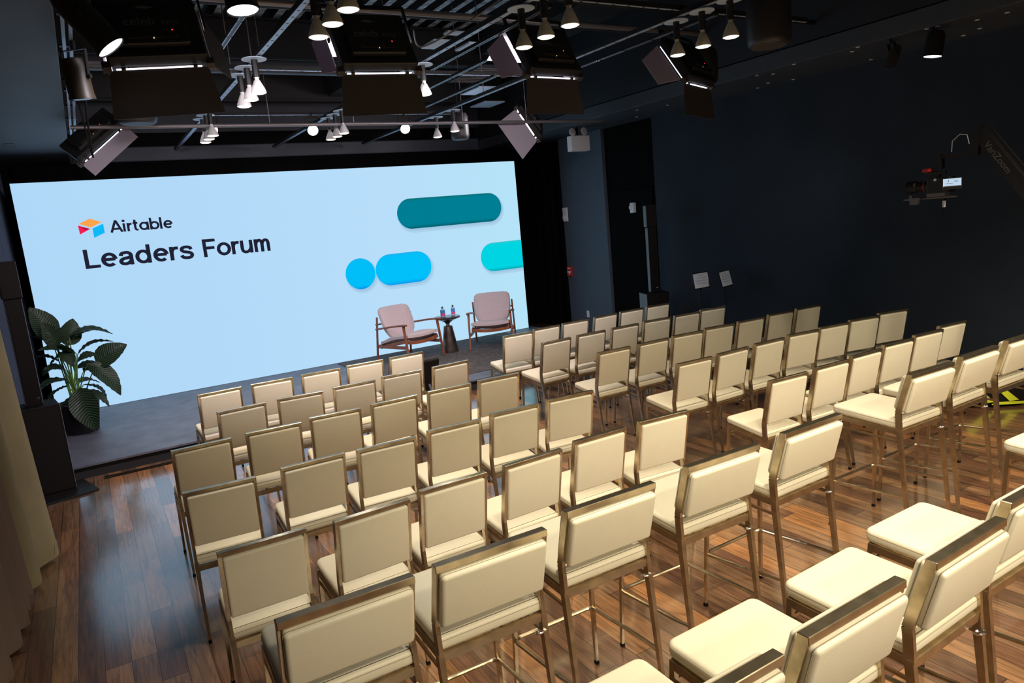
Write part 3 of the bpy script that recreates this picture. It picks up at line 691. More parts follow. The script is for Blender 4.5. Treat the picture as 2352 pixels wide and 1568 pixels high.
LV = [((-.44,1.30),(-.60,1.70),.26,0,.06,.5),((-.42,1.24),(-.27,1.44),.16,.05,.1,-.4),((-.32,1.20),(-.20,1.50),.22,.1,.05,.3),((-.27,1.30),(.176,1.27),.17,-.05,.16,.2),
      ((-.22,1.08),(.172,1.165),.15,.05,.15,-.3),((-.05,.94),(.305,1.12),.24,-.05,.08,1.1),((-.14,.96),(.14,.53),.22,-.12,.12,.6),((-.22,.72),(-.01,.51),.15,-.12,.16,-.2),
      ((-.27,.70),(-.17,.20),.27,-.28,.10,.2),((-.23,1.10),(-.60,1.21),.19,-.14,.10,-.3),((-.42,1.03),(-.72,1.10),.17,0,.15,.2),((-.36,.80),(-.72,.70),.20,-.1,.14,-.1),
      ((-.45,1.28),(-.55,1.42),.15,.12,.1,.9),((-.30,1.18),(-.10,1.36),.20,.2,.1,-.6),((-.33,1.12),(-.50,1.02),.16,-.2,.1,.5),((-.30,.62),(-.50,.46),.09,-.16,.1,.1),
      ((-.40,.95),(-.62,.86),.18,.18,.12,.2),((-.20,.85),(.02,.90),.12,.15,.15,.3),((-.36,1.15),(-.28,.98),.14,-.22,.1,.2),((-.3,.72),(-.05,.66),.14,.18,.14,.2),
      ((-.40,1.10),(-.66,1.36),.18,.12,.1,.4),((-.28,1.22),(.02,1.33),.15,.14,.12,-.5),((-.40,1.22),(-.50,1.52),.18,-.1,.05,.3),((-.24,1.0),(-.02,1.06),.15,-.14,.12,.5),
      ((-.36,.92),(-.58,.98),.15,-.16,.12,-.4),((-.26,.9),(.06,.80),.16,.2,.15,.4),((-.38,.74),(-.60,.60),.15,-.2,.12,.3),((-.30,1.06),(-.40,1.24),.16,-.12,.08,0),((-.24,.66),(.0,.44),.13,-.22,.12,.1)]
for i, (a, b, w, dy, dr_, ro) in enumerate(LV):
    leaf(wl(a[0], a[1], dy*.6), wl(b[0], b[1], dy*1.3), w*1.12, dr_, ro, (.05*math.cos(i*2.4), .05*math.sin(i*2.4), .31))

# ------------------------------------------------------------------ sign stands
def make_sign(label, loc, rz, tilt):
    t = thing('sign_stand', label, 'sign', loc, rz, 'sign stands by the right wall')
    zt = .96
    bm = NB(); lathe(bm, [(.13, 0), (.13, .012), (.02, .022)], 24); obj('base', bm, M_DARKMET, t, True)
    bm = NB(); tube(bm, [(0, 0, .01), (0, 0, zt+.08)], .010, 8); obj('pole', bm, M_DARKMET, t, True)
    rot = Matrix.Rotation(R(-tilt), 3, 'X'); c = Vector((0, -.02, zt+.13))
    bm = NB(); box(bm, c, (.33, .012, .235), rot, bev=.003); obj('frame', bm, M_DARKMET, t)
    bm = NB(); box(bm, c+rot @ Vector((0, -.0075, 0)), (.298, .002, .205), rot); pp = obj('notice', bm, M_PAPER, t)
    for i, (s, sz) in enumerate((('PLEASE NOTE', .020), ('NO EATING OR', .028), ('DRINKING ON THE', .028), ('STAGE PLEASE !', .028))):
        o = place_text('lettering', s, sz, M_INK, pp, c+rot @ Vector((0, -.0095, .068-.040*i)), (PI/2-R(tilt), 0, 0), align='CENTER', bold=.0)
    bm = NB()
    for dx, dz in ((-.135, .09), (.135, .09), (0, -.09)): box(bm, c+rot @ Vector((dx, -.009, dz)), (.016, .002, .012), rot)
    obj('sticker', bm, mat('yellow_sticker', (.55, .45, .08), .6), pp)
    return t
make_sign('white notice in black frame on a pole stand, nearer the column loudspeaker', (7.44, 7.24, 0), R(2), 10)
make_sign('white notice in black frame on a pole stand, nearer the camera crane', (7.69, 7.02, 0), R(16), 14)

# ------------------------------------------------------------------ wall devices
t = thing('emergency_light', 'white emergency light box with two round lamp heads high beside the pillar', 'emergency light', (7.31, 9.62, 3.19))
bm = NB(); box(bm, (0, .05, .122), (.38, .12, .245), bev=.008); obj('housing', bm, M_WHITE, t)
for s, zz_ in ((-1, .305), (1, .315)):
    bm = NB(); rr_ = Matrix.Rotation(R(78), 3, 'X') @ Matrix.Rotation(R(0), 3, 'Y')
    lathe(bm, [(.062, 0), (.062, .012), (.045, .018)], 24, c=(s*.12-.01, .03, zz_), rot=rr_); bar(bm, (s*.12, .06, .24), (s*.12-.01, .04, zz_-.04), .02); hd = obj('lamp_head', bm, M_WHITE, t, True)
    bm = NB(); tube(bm, ring_pts(Vector((s*.12-.01, .03, zz_))+rr_ @ Vector((0, 0, .019)), .03, rr_ @ Vector((0, 0, 1)), 16), .002, 5, closed=True); obj('lens_ring', bm, M_DARKDOT, hd)
bm = NB(); box(bm, (0, .09, .31), (.05, .04, .14)); obj('mount', bm, M_DARKMET, t)
t = thing('wall_strobe', 'white wall strobe with small lens on the pillar left edge', 'alarm strobe', (7.985, 11.12, 2.12))
bm = NB(); box(bm, (-.012, 0, .06), (.025, .15, .26), bev=.008); obj('housing', bm, M_WHITE, t)
bm = NB(); box(bm, (-.035, 0.02, .0), (.03, .07, .06), bev=.008); box(bm, (-.026, 0, .13), (.006, .09, .08), bev=.002); obj('lens', bm, M_PAPER, t)
t = thing('fire_alarm_pull', 'red fire alarm pull station with white handle on the pillar', 'fire alarm', (7.985, 11.10, 1.10))
bm = NB(); box(bm, (-.02, 0, .0), (.04, .16, .19), bev=.008); obj('housing', bm, M_RED, t)
bm = NB(); box(bm, (-.042, 0, -.01), (.01, .10, .035), bev=.003); box(bm, (-.042, 0, -.04), (.008, .03, .05), bev=.003); box(bm, (-.041, 0, .06), (.004, .09, .02)); obj('handle', bm, M_WHITE, t)
bm = NB(); box(bm, (7.976, 10.64, .30), (.008, .075, .125), bev=.003); box(bm, (7.971, 10.64, .30), (.004, .03, .06), mi=1)
tag(obj('wall_socket', bm, [M_WHITE, M_PAPER]), 'white socket plate low on the pillar near the front row chairs', 'socket')
bm = NB(); box(bm, (7.985, 9.20, 2.19), (.07, .09, .17), bev=.012); box(bm, (7.945, 9.22, 2.20), (.02, .05, .06), bev=.008)
tag(obj('motion_sensor', bm, M_WHITE), 'small white sensor box on the dark recess left of the right-hand loudspeaker', 'sensor')

# ------------------------------------------------------------------ hanging reflector lamps
def make_lamp(screenlit):
    t = thing('pendant_lamp', 'x', 'lamp')
    bm = NB(); lathe(bm, [(.098, .262), (.098, .268)], 36); obj('canopy_plate', bm, M_PLATE, t, True)
    bm = NB(); lathe(bm, [(.026, .125), (.027, .13), (.026, .262)], 20); obj('socket', bm, M_FIXTURE, t, True)
    bm = NB(); lathe(bm, [(.060, .004), (.061, .012), (.056, .03), (.040, .068), (.037, .072), (.026, .098), (.018, .105), (.017, .135)], 32, cap=False)
    b = obj('reflector_bulb', bm, M_BULBLIT if screenlit else M_BULB, t, True)
    bm = NB(); lathe(bm, [(.057, .004), (.045, -.003), (.02, -.006)], 32); obj('lens', bm, E_BULB, b, True)
    bm = NB(); tube(bm, ring_pts((0, 0, .005), .060, (0, 0, 1), 32), .0025, 6, closed=True); obj('rim', bm, M_WHITE, b, True)
    d = bpy.data.lights.new('lamp_light', 'SPOT'); d.energy = HOUSE; d.color = WARM; d.spot_size = R(78); d.spot_blend = .9; d.shadow_soft_size = .055
    l = bpy.data.objects.new('lamp_light', d); COL.objects.link(l); l.parent = t; l.location = (0, 0, -.02)
    return t
GX = (1.46, 2.95, 4.45); GY = ((3.90, 4.18, 4.46), (6.17, 6.47, 6.77), (8.53, 8.80, 9.06))
lampW = make_lamp(False); lampC = make_lamp(True); firstW = firstC = True
cols = ('left lamp track', 'middle lamp track', 'right lamp track'); rws = ('nearest cluster', 'middle cluster', 'cluster nearest the screen')
for r_, ys in enumerate(GY):
    for c_, gx in enumerate(GX):
        if r_ == 1 and c_ == 2: continue
        for k, gy in enumerate(ys):
            if r_ == 2 and c_ == 2 and k == 1: continue
            screenlit = r_ > 0
            if screenlit: o = lampC if firstC else dup(lampC); firstC = False
            else: o = lampW if firstW else dup(lampW); firstW = False
            o.location = (gx, gy, 3.385)
            o['label'] = 'hanging reflector bulb, %s, %s, %s' % (cols[c_], rws[r_], ('nearest the camera', 'middle one', 'nearest the screen')[k])
            o['group'] = 'reflector lamps on the ceiling tracks'

# ------------------------------------------------------------------ struts, tracks, pipes above
def strut_mat():
    m = mat('slotted_strut', (.52, .60, .70), .45, .3); n = m.node_tree.nodes; l = m.node_tree.links; b = n['Principled BSDF']
    tc = n.new('ShaderNodeTexCoord'); sp = n.new('ShaderNodeSeparateXYZ'); l.new(tc.outputs['Object'], sp.inputs[0])
    f = n.new('ShaderNodeMath'); f.operation = 'MULTIPLY'; f.inputs[1].default_value = 6.6; l.new(sp.outputs['Y'], f.inputs[0])
    fr = n.new('ShaderNodeMath'); fr.operation = 'FRACT'; l.new(f.outputs[0], fr.inputs[0])
    lt = n.new('ShaderNodeMath'); lt.operation = 'LESS_THAN'; lt.inputs[1].default_value = .18; l.new(fr.outputs[0], lt.inputs[0])
    ab = n.new('ShaderNodeMath'); ab.operation = 'ABSOLUTE'; l.new(sp.outputs['X'], ab.inputs[0])
    l2 = n.new('ShaderNodeMath'); l2.operation = 'LESS_THAN'; l2.inputs[1].default_value = .010; l.new(ab.outputs[0], l2.inputs[0])
    a = n.new('ShaderNodeMath'); a.operation = 'MULTIPLY'; l.new(lt.outputs[0], a.inputs[0]); l.new(l2.outputs[0], a.inputs[1])
    mx = n.new('ShaderNodeMix'); mx.data_type = 'RGBA'; mx.inputs[6].default_value = (.40, .52, .70, 1); mx.inputs[7].default_value = (.01, .012, .02, 1)
    l.new(a.outputs[0], mx.inputs[0]); l.new(mx.outputs[2], b.inputs['Base Color']); return m
M_STRUT = strut_mat()
def strut(p, length, rz, label, w=.042):
    bm = NB(); box(bm, (0, 0, 0), (w, length, .004)); box(bm, (-w/2, 0, .021), (.003, length, .034), mi=1); box(bm, (w/2, 0, .021), (.003, length, .034), mi=1)
    o = obj('ceiling_strut', bm, [M_STRUT, M_BEAM], loc=p); o.rotation_euler = (0, 0, rz); return tag(o, label, 'strut', 'slotted ceiling struts')
strut((1.49, 7.0, 3.668), 10.0, 0, 'long pale slotted steel strut carrying the left track of lamps')
strut((2.95, 7.0, 3.668), 10.0, 0, 'long pale slotted steel strut carrying the middle track of lamps')
strut((4.42, 7.9, 3.668), 8.0, 0, 'long pale slotted steel strut carrying the right track of lamps')
strut((3.1, 6.80, 3.71), 3.5, PI/2, 'pale slotted cross strut over the middle lamp clusters', w=.021)
strut((3.2, 9.17, 3.71), 3.4, PI/2, 'pale slotted cross strut over the lamps nearest the screen', w=.021)
strut((4.2, 4.38, 3.71), 3.6, PI/2, 'pale slotted cross strut over the nearest lamp clusters', w=.021)
def track(x, y0, y1, label, z=3.66):
    t = thing('lighting_track', label, 'track', (x, (y0+y1)/2, z), 0, 'black lighting tracks')
    L_ = y1-y0; bm = NB(); box(bm, (0, 0, .012), (.036, L_, .024)); obj('channel', bm, M_DARKMET, t)
    bm = NB()
    for s in (-1, 1):
        k = 0; y = -L_/2
        while y < L_/2-.05: box(bm, (s*.015, min(y+.36, L_/2)/1-.36/2 if y+.36 < L_/2 else (y+L_/2)/2, -.001), (.006, min(.34, L_/2-y), .003)); y += .38
    obj('lip', bm, M_GALV, t); return t
track(1.17, 3.3, 7.0, 'black lighting track with thin bright lips, left of the left lamps')
track(3.16, 4.4, 6.4, 'black lighting track with thin bright lips, beside the middle lamp track')
track(3.52, 5.6, 7.4, 'black lighting track with thin bright lips, right of the middle lamp track')
track(3.98, 6.6, 8.6, 'short black lighting track near the air grille')
track(4.64, 4.2, 6.2, 'black lighting track with thin bright lips, right of the right lamps', 3.64)
def pipe(p0, p1, r, m, label, name='ceiling_pipe', cat='pipe', n=12, group=None):
    bm = NB(); tube(bm, [p0, p1], r, n); return tag(obj(name, bm, m, smooth=True), label, cat, group)
pipe((.13, 8.56, 3.50), (6.93, 8.56, 3.50), .021, M_GREYPIPE, 'long grey lighting pipe crossing the room just before the screen')
pipe((.13, 4.98, 3.92), (6.93, 4.98, 3.92), .024, M_DARKMET, 'black lighting pipe carrying the studio panel lights')
pipe((.3, 9.3, 4.3), (4.4, 9.3, 4.3), .085, mat('duct_wrap', (.10, .10, .11), .35, .4, bump=(40, 1)), 'thick wrinkled insulated pipe high above the lamps')
pipe((.1, 6.5, 4.2), (6.9, 6.5, 4.2), .03, M_GREYPIPE, 'thin grey pipe high above the middle lamps')
pipe((.1, 7.4, 4.45), (6.9, 7.4, 4.45), .03, M_FASCIA, 'dark pipe high above, behind the thin grey pipe')
def hb(c, s, label, m=M_BEAM, name='ceiling_beam', cat='beam'):
    bm = NB(); cxx, cyy, czz = c; sx, sy, sz = s
    box(bm, (0, 0, -sz/2+.01), (sx, sy, .02)); box(bm, (0, 0, sz/2-.01), (sx, sy, .02))
    box(bm, (0, 0, 0), ((sx, .02, sz-.04) if sx > sy else (.02, sy, sz-.04)))
    return tag(obj(name, bm, m, loc=c), label, cat, 'dark ceiling beams')
hb((3.5, 9.7, 4.72), (6.85, .2, .5), 'black steel beam crossing above the lamps nearest the screen')
hb((3.5, 11.3, 4.55), (6.85, .2, .6), 'black steel beam crossing close to the screen')
hb((3.5, 5.4, 4.75), (6.85, .18, .4), 'black steel beam crossing above the studio panel lights')
for x, y0_, y1_, z_, lb in ((3.9, 9.9, 11.1, 4.3, 'dark duct box running toward the screen between the middle lamps'), (5.9, 5.6, 9.5, 4.6, 'dark duct box running along the right side of the open ceiling')):
    bm = NB(); box(bm, (x, (y0_+y1_)/2, (z_+4.992)/2), (.5 if x < 4 else .8, y1_-y0_, 4.992-z_), bev=.01); tag(obj('air_duct', bm, M_BEAM), lb, 'duct', 'dark air ducts')
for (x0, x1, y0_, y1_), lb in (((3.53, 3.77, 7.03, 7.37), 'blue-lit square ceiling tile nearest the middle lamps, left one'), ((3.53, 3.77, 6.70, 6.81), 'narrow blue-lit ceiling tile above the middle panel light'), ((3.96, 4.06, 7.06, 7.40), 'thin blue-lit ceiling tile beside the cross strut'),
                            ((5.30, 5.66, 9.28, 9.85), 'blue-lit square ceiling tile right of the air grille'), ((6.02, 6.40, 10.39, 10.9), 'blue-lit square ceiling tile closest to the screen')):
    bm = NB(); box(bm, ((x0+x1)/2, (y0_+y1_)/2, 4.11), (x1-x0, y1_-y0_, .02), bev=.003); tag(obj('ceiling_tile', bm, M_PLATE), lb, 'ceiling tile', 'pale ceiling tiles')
t = thing('air_grille', 'dark slatted air grille in the open ceiling beside the right lamp track', 'grille', (4.78, 8.3, 4.05), 0)
bm = NB()
for k in range(9): box(bm, (0, -.36+k*.09, 0), (.5, .03, .012), Matrix.Rotation(R(30), 3, 'X'))
obj('slats', bm, M_GREYPIPE, t)
bm = NB()
for s in (-1, 1): box(bm, (s*.26, 0, .01), (.02, .84, .04)); box(bm, (0, s*.42, .01), (.52, .02, .04))
obj('grille_frame', bm, M_FASCIA, t)
# strut assembly beside the left soffit
t = thing('strut_rail', 'pale double steel strut running along the left ceiling border toward the screen', 'strut', (.16, 7.8, 3.60))
bm = NB(); box(bm, (-.02, 0, 0), (.02, 9, .035)); box(bm, (.02, 0, 0), (.02, 9, .035)); obj('rail', bm, M_STRUT, t)
for k in range(12):
    bm = NB(); box(bm, (0, -4.2+k*.74, .03), (.09, .05, .04)); obj('clamp', bm, M_DARKMET, t)
cable([(.21, 6.0, 3.6), (.235, 6.3, 3.44), (.235, 6.9, 3.34), (.24, 7.3, 3.1), (.24, 7.5, 3.12), (.215, 7.6, 3.55)], .008, 'black cable looping down from the strut along the left ceiling border')
cable([(.60, 3.6, 3.8), (1.2, 4.6, 3.7), (1.55, 4.75, 3.72), (1.6, 5.0, 3.9)], .008, 'black cable sagging above the left cluster of lamps')
cable([(2.35, 5.0, 3.62), (2.7, 5.6, 3.66), (3.0, 5.3, 3.8), (3.2, 4.6, 3.95)], .007, 'grey cable sagging right of the middle panel light', M_GREYPIPE)
# drop rods
for x, y in ((1.42, 6.9), (1.52, 6.5), (2.1, 8.56), (3.1, 8.56), (4.6, 8.56), (2.9, 6.8), (4.4, 7.6), (5.6, 8.56)):
    bm = NB(); tube(bm, [(x, y, 3.7 if y != 8.56 else 3.52), (x, y, 4.95)], .005, 6); tag(obj('hanger_rod', bm, M_GREYPIPE), 'thin threaded rod dropping from the dark ceiling deck to the struts', 'rod', 'thin hanger rods')

# ------------------------------------------------------------------ studio panel lights
def frame_from(n, a):
    """columns: a = width axis, up axis, n = beam direction (local -Y is the beam)"""
    n = Vector(n).normalized(); a = Vector(a); a = (a-n*a.dot(n)).normalized(); y = -n; z = a.cross(y)
    return Matrix((a, y, z)).transposed()
def make_panel(label, c, n, a, w=.56, h=.46, bottom=60, left=20, energy=29, text=True, rightf=30, top=-10, hang=True, col=(1.0, .88, .93), glow='', bl=.28, ll=.2, yk=True):
    """LED panel light; the beam leaves along n. local x = width, z = up, -y = beam"""
    t = thing('studio_panel_light', label, 'studio light', c, 0, 'studio panel lights with barn doors')
    Rm = frame_from(n, a); t.rotation_mode = 'QUATERNION'; t.rotation_quaternion = Rm.to_quaternion()
    bm = NB(); box(bm, (0, .055, 0), (w, .085, h), bev=.012); box(bm, (0, .115, .0), (w*.72, .05, h*.74), bev=.015); body = obj('body', bm, M_FIXTURE, t)
    bm = NB()
    for k in range(26): box(bm, (-w*.24+k*w*.48/25, .143, -h*.27), (.006, .006, .022))
    obj('vent', bm, M_FLAP, body)
    bm = NB(); box(bm, (w*.0, .1415, -h*.29), (.008, .004, .008)); obj('status_led', bm, E_AMBER, body)
    bm = NB(); box(bm, (-w*.20, .1415, -h*.16), (.008, .004, .008)); obj('status_led', bm, E_RED, body)
    if text:
        # printed on the rear cover, read from behind
        o = place_text('lettering', 'celeb', .085, M_GREYTXT, body, (w*.27, .1412, -h*.06), (PI/2, 0, PI), ext=.0)
        o = place_text('lettering', '401Q', .045, M_GREYTXT, body, (-w*.10, .1412, -h*.06), (PI/2, 0, PI), ext=.0)
        bm = NB(); prism(bm, [(x, .1412, z) for x, z in [(w*.12, h*.24), (w*.08, h*.265), (w*.02, h*.27), (-w*.07, h*.24), (w*.02, h*.215)]], (0, .001, 0)); obj('emblem', bm, M_GREYTXT, body)
    bm = NB(); box(bm, (0, .008, 0), (w-.05, .012, h-.06)); obj('diffuser', bm, E_COOL, t)
    bm = NB(); box(bm, (0, .006, -h/2-.008), (w*.86, .010, .004)); obj('light_gap', bm, E_LEAK, t)  # glowing bar stands in for light leaking between body and lower flap
    for x in (-w*.36, w*.36):
        bm = NB(); tube(bm, [(x-.012, .012, -h/2-.012), (x+.012, .012, -h/2-.012)], .012, 10); obj('hinge', bm, M_FLAP, t)
    for s in (-1, 1):
        bm = NB(); box(bm, (s*(w/2+.01), .02, -h/2), (.05, .05, .05), bev=.004); obj('corner_bracket', bm, M_FLAP, t)
    def flap(edge, ang, ln, w0, w1, gl=False):
        bm = NB(); a_ = R(ang)
        if edge in 'bt':
            s = -1 if edge == 'b' else 1; hz = s*(h/2+.013); d = Vector((0, -math.cos(a_), s*math.sin(a_)))
            P = [Vector((-w0/2, 0, hz)), Vector((w0/2, 0, hz)), Vector((w1/2, 0, hz))+d*ln, Vector((-w1/2, 0, hz))+d*ln]; th = Vector((0, math.sin(a_), s*math.cos(a_)))*.004
        else:
            s = -1 if edge == 'l' else 1; hx_ = s*(w/2+.02); d = Vector((s*math.sin(a_), -math.cos(a_), 0))
            P = [Vector((hx_, 0, -w0/2)), Vector((hx_, 0, w0/2)), Vector((hx_, 0, w1/2))+d*ln, Vector((hx_, 0, -w1/2))+d*ln]; th = Vector((s*math.cos(a_), math.sin(a_), 0))*.004
        prism(bm, P, th, mi=0)
        inner = bm.faces[:][0]
        for f in bm.faces: f.material_index = 0
        prism(bm, [p_-th*.3 for p_ in P], -th*.1, mi=1)
        return obj('barn_door', bm, [M_FLAPGLOW, M_FLAPGLOW] if gl else [M_FLAP, M_FLAPIN], t)
    if bottom is not None: flap('b', bottom, bl, w, w*(1.14 if bl > .2 else 1.0), 'b' in glow)
    if top is not None: flap('t', top, .28, w, w*1.1)
    if left is not None: flap('r', left, ll, h*.9, h*.62, 'l' in glow)
    if rightf is not None: flap('l', rightf, .26, h, h*.62)
    bm = NB()
    if not yk: box(bm, (0, .13, h*.2), (.06, .06, .12))
    for s in (-1, 1) if yk else (): bar(bm, (s*(w/2+.03), .06, 0), (s*(w/2+.03), .10, h/2+.06), .012, .03)
    if yk: bar(bm, (-(w/2+.03), .10, h/2+.06), (w/2+.03, .10, h/2+.06), .012, .03)
    obj('yoke', bm, M_DARKMET, t)
    if hang:
        inv = Rm.transposed(); top_w = Vector((c[0], c[1], hang)) - Vector(c)
        bm = NB(); tube(bm, [(0, .10, h/2+.06) if yk else (0, .13, h*.2), inv @ top_w], .013, 8); obj('drop_arm', bm, M_DARKMET, t)
    d = bpy.data.lights.new('panel_glow', 'AREA'); d.shape = 'RECTANGLE'; d.size = w-.04; d.size_y = h-.04; d.energy = energy; d.color = col; d.spread = R(120)
    l = bpy.data.objects.new('panel_glow', d); COL.objects.link(l); l.parent = t; l.location = (0, -.016, 0); l.rotation_euler = (PI/2, 0, 0)
    # the area light shines along its own -Z; turn it to local -Y
    l.rotation_euler = Vector((0, -1, 0)).to_track_quat('-Z', 'Y').to_euler()
    return t
make_panel('dark studio panel light with barn doors, leftmost of the row facing the screen', (.61, 5.10, 3.50), (.10, .82, -.50), (-1, 0, 0), hang=3.92, left=-10)
make_panel('dark studio panel light with barn doors, second from left facing the screen', (2.04, 5.10, 3.50), (.05, .82, -.50), (-1, .0, 0), hang=3.92, glow='l', left=40, ll=.12)
make_panel('dark studio panel light with barn doors, third from left facing the screen', (3.53, 5.10, 3.50), (-.10, .82, -.50), (-1, -.15, 0), hang=3.92, glow='l', left=45, ll=.17)
make_panel('dark studio panel light tilted sideways, rightmost of the row facing the screen', (5.18, 5.12, 3.46), (-.28, .78, -.54), (-.9, -.45, .12), hang=3.92, text=False, glow='l', left=45, rightf=None, top=None)
make_panel('silver panel light hung near the screen at the left end of the grey pipe', (.33, 8.75, 3.42), (.35, .8, -.45), (-.75, 0, -.65), w=.60, h=.26, bottom=60, bl=.15, yk=False, top=None, left=None, rightf=None, hang=3.52, energy=16, text=False, glow='b')
make_panel('panel light with wide pale barn door near the screen, right end of grey pipe', (5.75, 8.78, 3.55), (-.5, .7, -.32), (-.7, 0, .7), w=.56, h=.26, bottom=42, bl=.34, yk=False, top=None, left=None, rightf=None, hang=3.52, energy=16, text=False, glow='b')

# ------------------------------------------------------------------ spotlights
def make_can(label, c, aim, r=.075, ln=.26, energy=120, col=(1, .95, .88), hang=3.66, size=60, m=M_FIXTURE, lit=True, beam=.8):
    t = thing('stage_spotlight', label, 'spotlight', c, 0, 'stage spotlights')
    q = Vector(aim).to_track_quat('-Z', 'Y'); t.rotation_mode = 'QUATERNION'; t.rotation_quaternion = q
    bm = NB(); lathe(bm, [(r*.98, -.0), (r*1.05, .0), (r*1.05, .02), (r, .03), (r, ln-.04), (r*.8, ln), (r*.3, ln+.01)], 28, cap=False); obj('barrel', bm, m, t, True)
    bm = NB(); lathe(bm, [(r*.96, .006), (r*.5, -.002)], 28); obj('lens', bm, E_COOL if lit else M_MIRROR, t, True)
    inv = q.to_matrix().transposed(); up = inv @ Vector((0, 0, 1)); sd = Vector((1, 0, 0))
    top = inv @ (Vector((c[0], c[1], hang))-Vector(c)); mid = Vector((0, 0, ln*.55)); ey = top*.75+mid*.25
    bm = NB()
    for s in (-1, 1): bar(bm, mid+sd*s*(r+.008), ey+sd*s*(r+.008), .006, .025); tube(bm, [mid+sd*s*(r-.01), mid+sd*s*(r+.025)], .014, 8)
    bar(bm, ey-sd*(r+.008), ey+sd*(r+.008), .025, .006); bar(bm, ey, top, .025, .025); obj('yoke', bm, M_DARKMET, t)
    if lit:
        l = spot('beam', (0, 0, -.02), (0, 0, -1), energy, col, size, .5, r*.8, t); l.rotation_euler = (0, 0, 0)
    return t
make_can('black spotlight with bright round lens at the top edge, above the left lamps', (.90, 3.88, 3.34), (.05, -.12, -.99), .078, .24, 70, (1, .96, .9))
make_can('black barrel spotlight tilted right, glowing lens, near the left ceiling border', (.325, 4.46, 3.28), (.55, -.12, -.80), .078, .34, 60, (.95, .97, 1))
make_can('bronze barrel spotlight, unlit, hanging from the strut at the left border', (.185, 5.55, 3.215), (.08, .10, -1), .075, .25, lit=False, m=mat('bronze_can', (.022, .016, .009), .5, .0), hang=3.582)
t_ = make_can('black spotlight with lit oval lens, alone high on the right', (7.02, 3.80, 3.31), (-.10, .10, -.99), .078, .22, 60, (1, .97, .92), hang=3.57)
for c_ in list(t_.children):
    if c_.type == 'LIGHT':       # its beam reaches the notices and the emergency light along the wall
        c_.rotation_euler = (t_.rotation_quaternion.to_matrix().transposed() @ Vector((.02, .86, -.50))).to_track_quat('-Z', 'Y').to_euler(); c_.data.spot_blend = 1; c_.data.spot_size = R(66); c_.data.energy = 95
make_can('narrow dark spotlight, unlit, hanging left of the lone lit one at right', (7.04, 4.22, 3.32), (-.30, .2, -.9), .05, .20, lit=False, m=mat('brown_can', (.04, .03, .02), .5), hang=3.57)
for (x, y, z), lb in (((1.575, 9.20, 3.545), 'bright round spotlight facing the seats behind the left lamps nearest the screen'), ((2.76, 9.14, 3.515), 'bright round spotlight facing the seats on the grey pipe, left of the middle lamps'), ((4.02, 9.14, 3.515), 'bright round spotlight facing the seats on the grey pipe, right of the middle lamps')):
    make_can(lb, (x, y, z), (-.15 if x > 2 else 0, -.85, -.42), .068, .18, 16, (.9, .95, 1), hang=3.72)

# ------------------------------------------------------------------ pendant speakers
def make_pend(label, c, r, h, top):
    t = thing('pendant_speaker', label, 'speaker', c, 0, 'pendant loudspeakers hanging from the ceiling')
    bm = NB(); lathe(bm, [(r*.82, 0), (r*.93, .015), (r, .05), (r*1.02, h*.5), (r, h-.06), (r*.85, h-.01), (r*.5, h)], 36); sh = obj('shell', bm, M_PEND, t, True)
    bm = NB(); lathe(bm, [(r*.78, -.003), (r*.80, .001)], 36); obj('grille', bm, M_FLAP, sh)
    bm = NB(); tube(bm, [(0, 0, h), (0, 0, top-c[2])], .004, 6); obj('hanging_cable', bm, M_DARKMET, t)
    return t
make_pend('dark cylindrical pendant speaker hanging left of the far right panel light', (4.85, 9.15, 3.36), .13, .36, 4.9)
make_pend('large dark pendant speaker near the top edge right of the lamps', (4.98, 3.98, 3.36), .17, .42, 4.9)
make_pend('dark pendant speaker near the grey pipe, beside the silver panel light', (.66, 7.55, 3.37), .17, .22, 4.9)
make_pend('pale-edged pendant speaker behind the rightmost panel light', (5.70, 5.35, 3.36), .13, .34, 4.9)

# ------------------------------------------------------------------ camera crane
t = thing('camera_crane', 'black camera crane arm with grey lettering reaching in from the right', 'camera crane', (6.75, 2.6, 0))
A = Vector((.0, .66, 2.57)); B = Vector((.02, -.50, .92))
bm = NB(); bar(bm, A, B, .05, .11); bar(bm, A+Vector((0, -.06, .06)), B+Vector((0, -.10, .03)), .014, .022); obj('arm', bm, M_FIXTURE, t)
d = (B-A).normalized()
me = text_mesh('VariZoom', .078, bold=.0); me.materials.clear()
o = obj('lettering', me, M_ARMTXT, t)
zz3 = Vector((-1, 0, 0)); zz3 = (zz3-d*zz3.dot(d)).normalized(); yy3 = zz3.cross(d)
o.matrix_local = Matrix.Translation(A+d*.13+zz3*.027-yy3*.028) @ Matrix((d, yy3, zz3)).transposed().to_4x4()
bm = NB(); bar(bm, A+Vector((0, 0, .06)), A+Vector((0, .02, -.20)), .06, .05); bar(bm, A+Vector((0, 0, -.18)), A+Vector((-.02, .34, -.18)), .05, .04); bar(bm, A+Vector((-.02, .32, -.16)), A+Vector((-.02, .32, -.285)), .07, .07); obj('pan_head', bm, M_FIXTURE, t)
bm = NB(); tube(bm, [A+Vector((-.04, .2, -.15)), A+Vector((-.05, .19, -.06)), A+Vector((-.05, .13, -.01)), A+Vector((-.05, .07, -.02)), A+Vector((-.05, .05, -.10))], .0035, 6); obj('loop_cable', bm, M_WHITE, t, True)
bm = NB(); bar(bm, (.02, -.50, 1.0), (.02, -.50, .50), .09, .09)
for k in range(3): a = R(90+120*k); bar(bm, (.02, -.50, .55), (.02+.42*math.cos(a), -.50+.42*math.sin(a), .0), .035, .03)
obj('tripod', bm, M_DARKMET, t)
t = thing('video_camera', 'black video camera with lit flip-out screen hanging from the crane', 'video camera', (6.73, 3.58, 1.98))
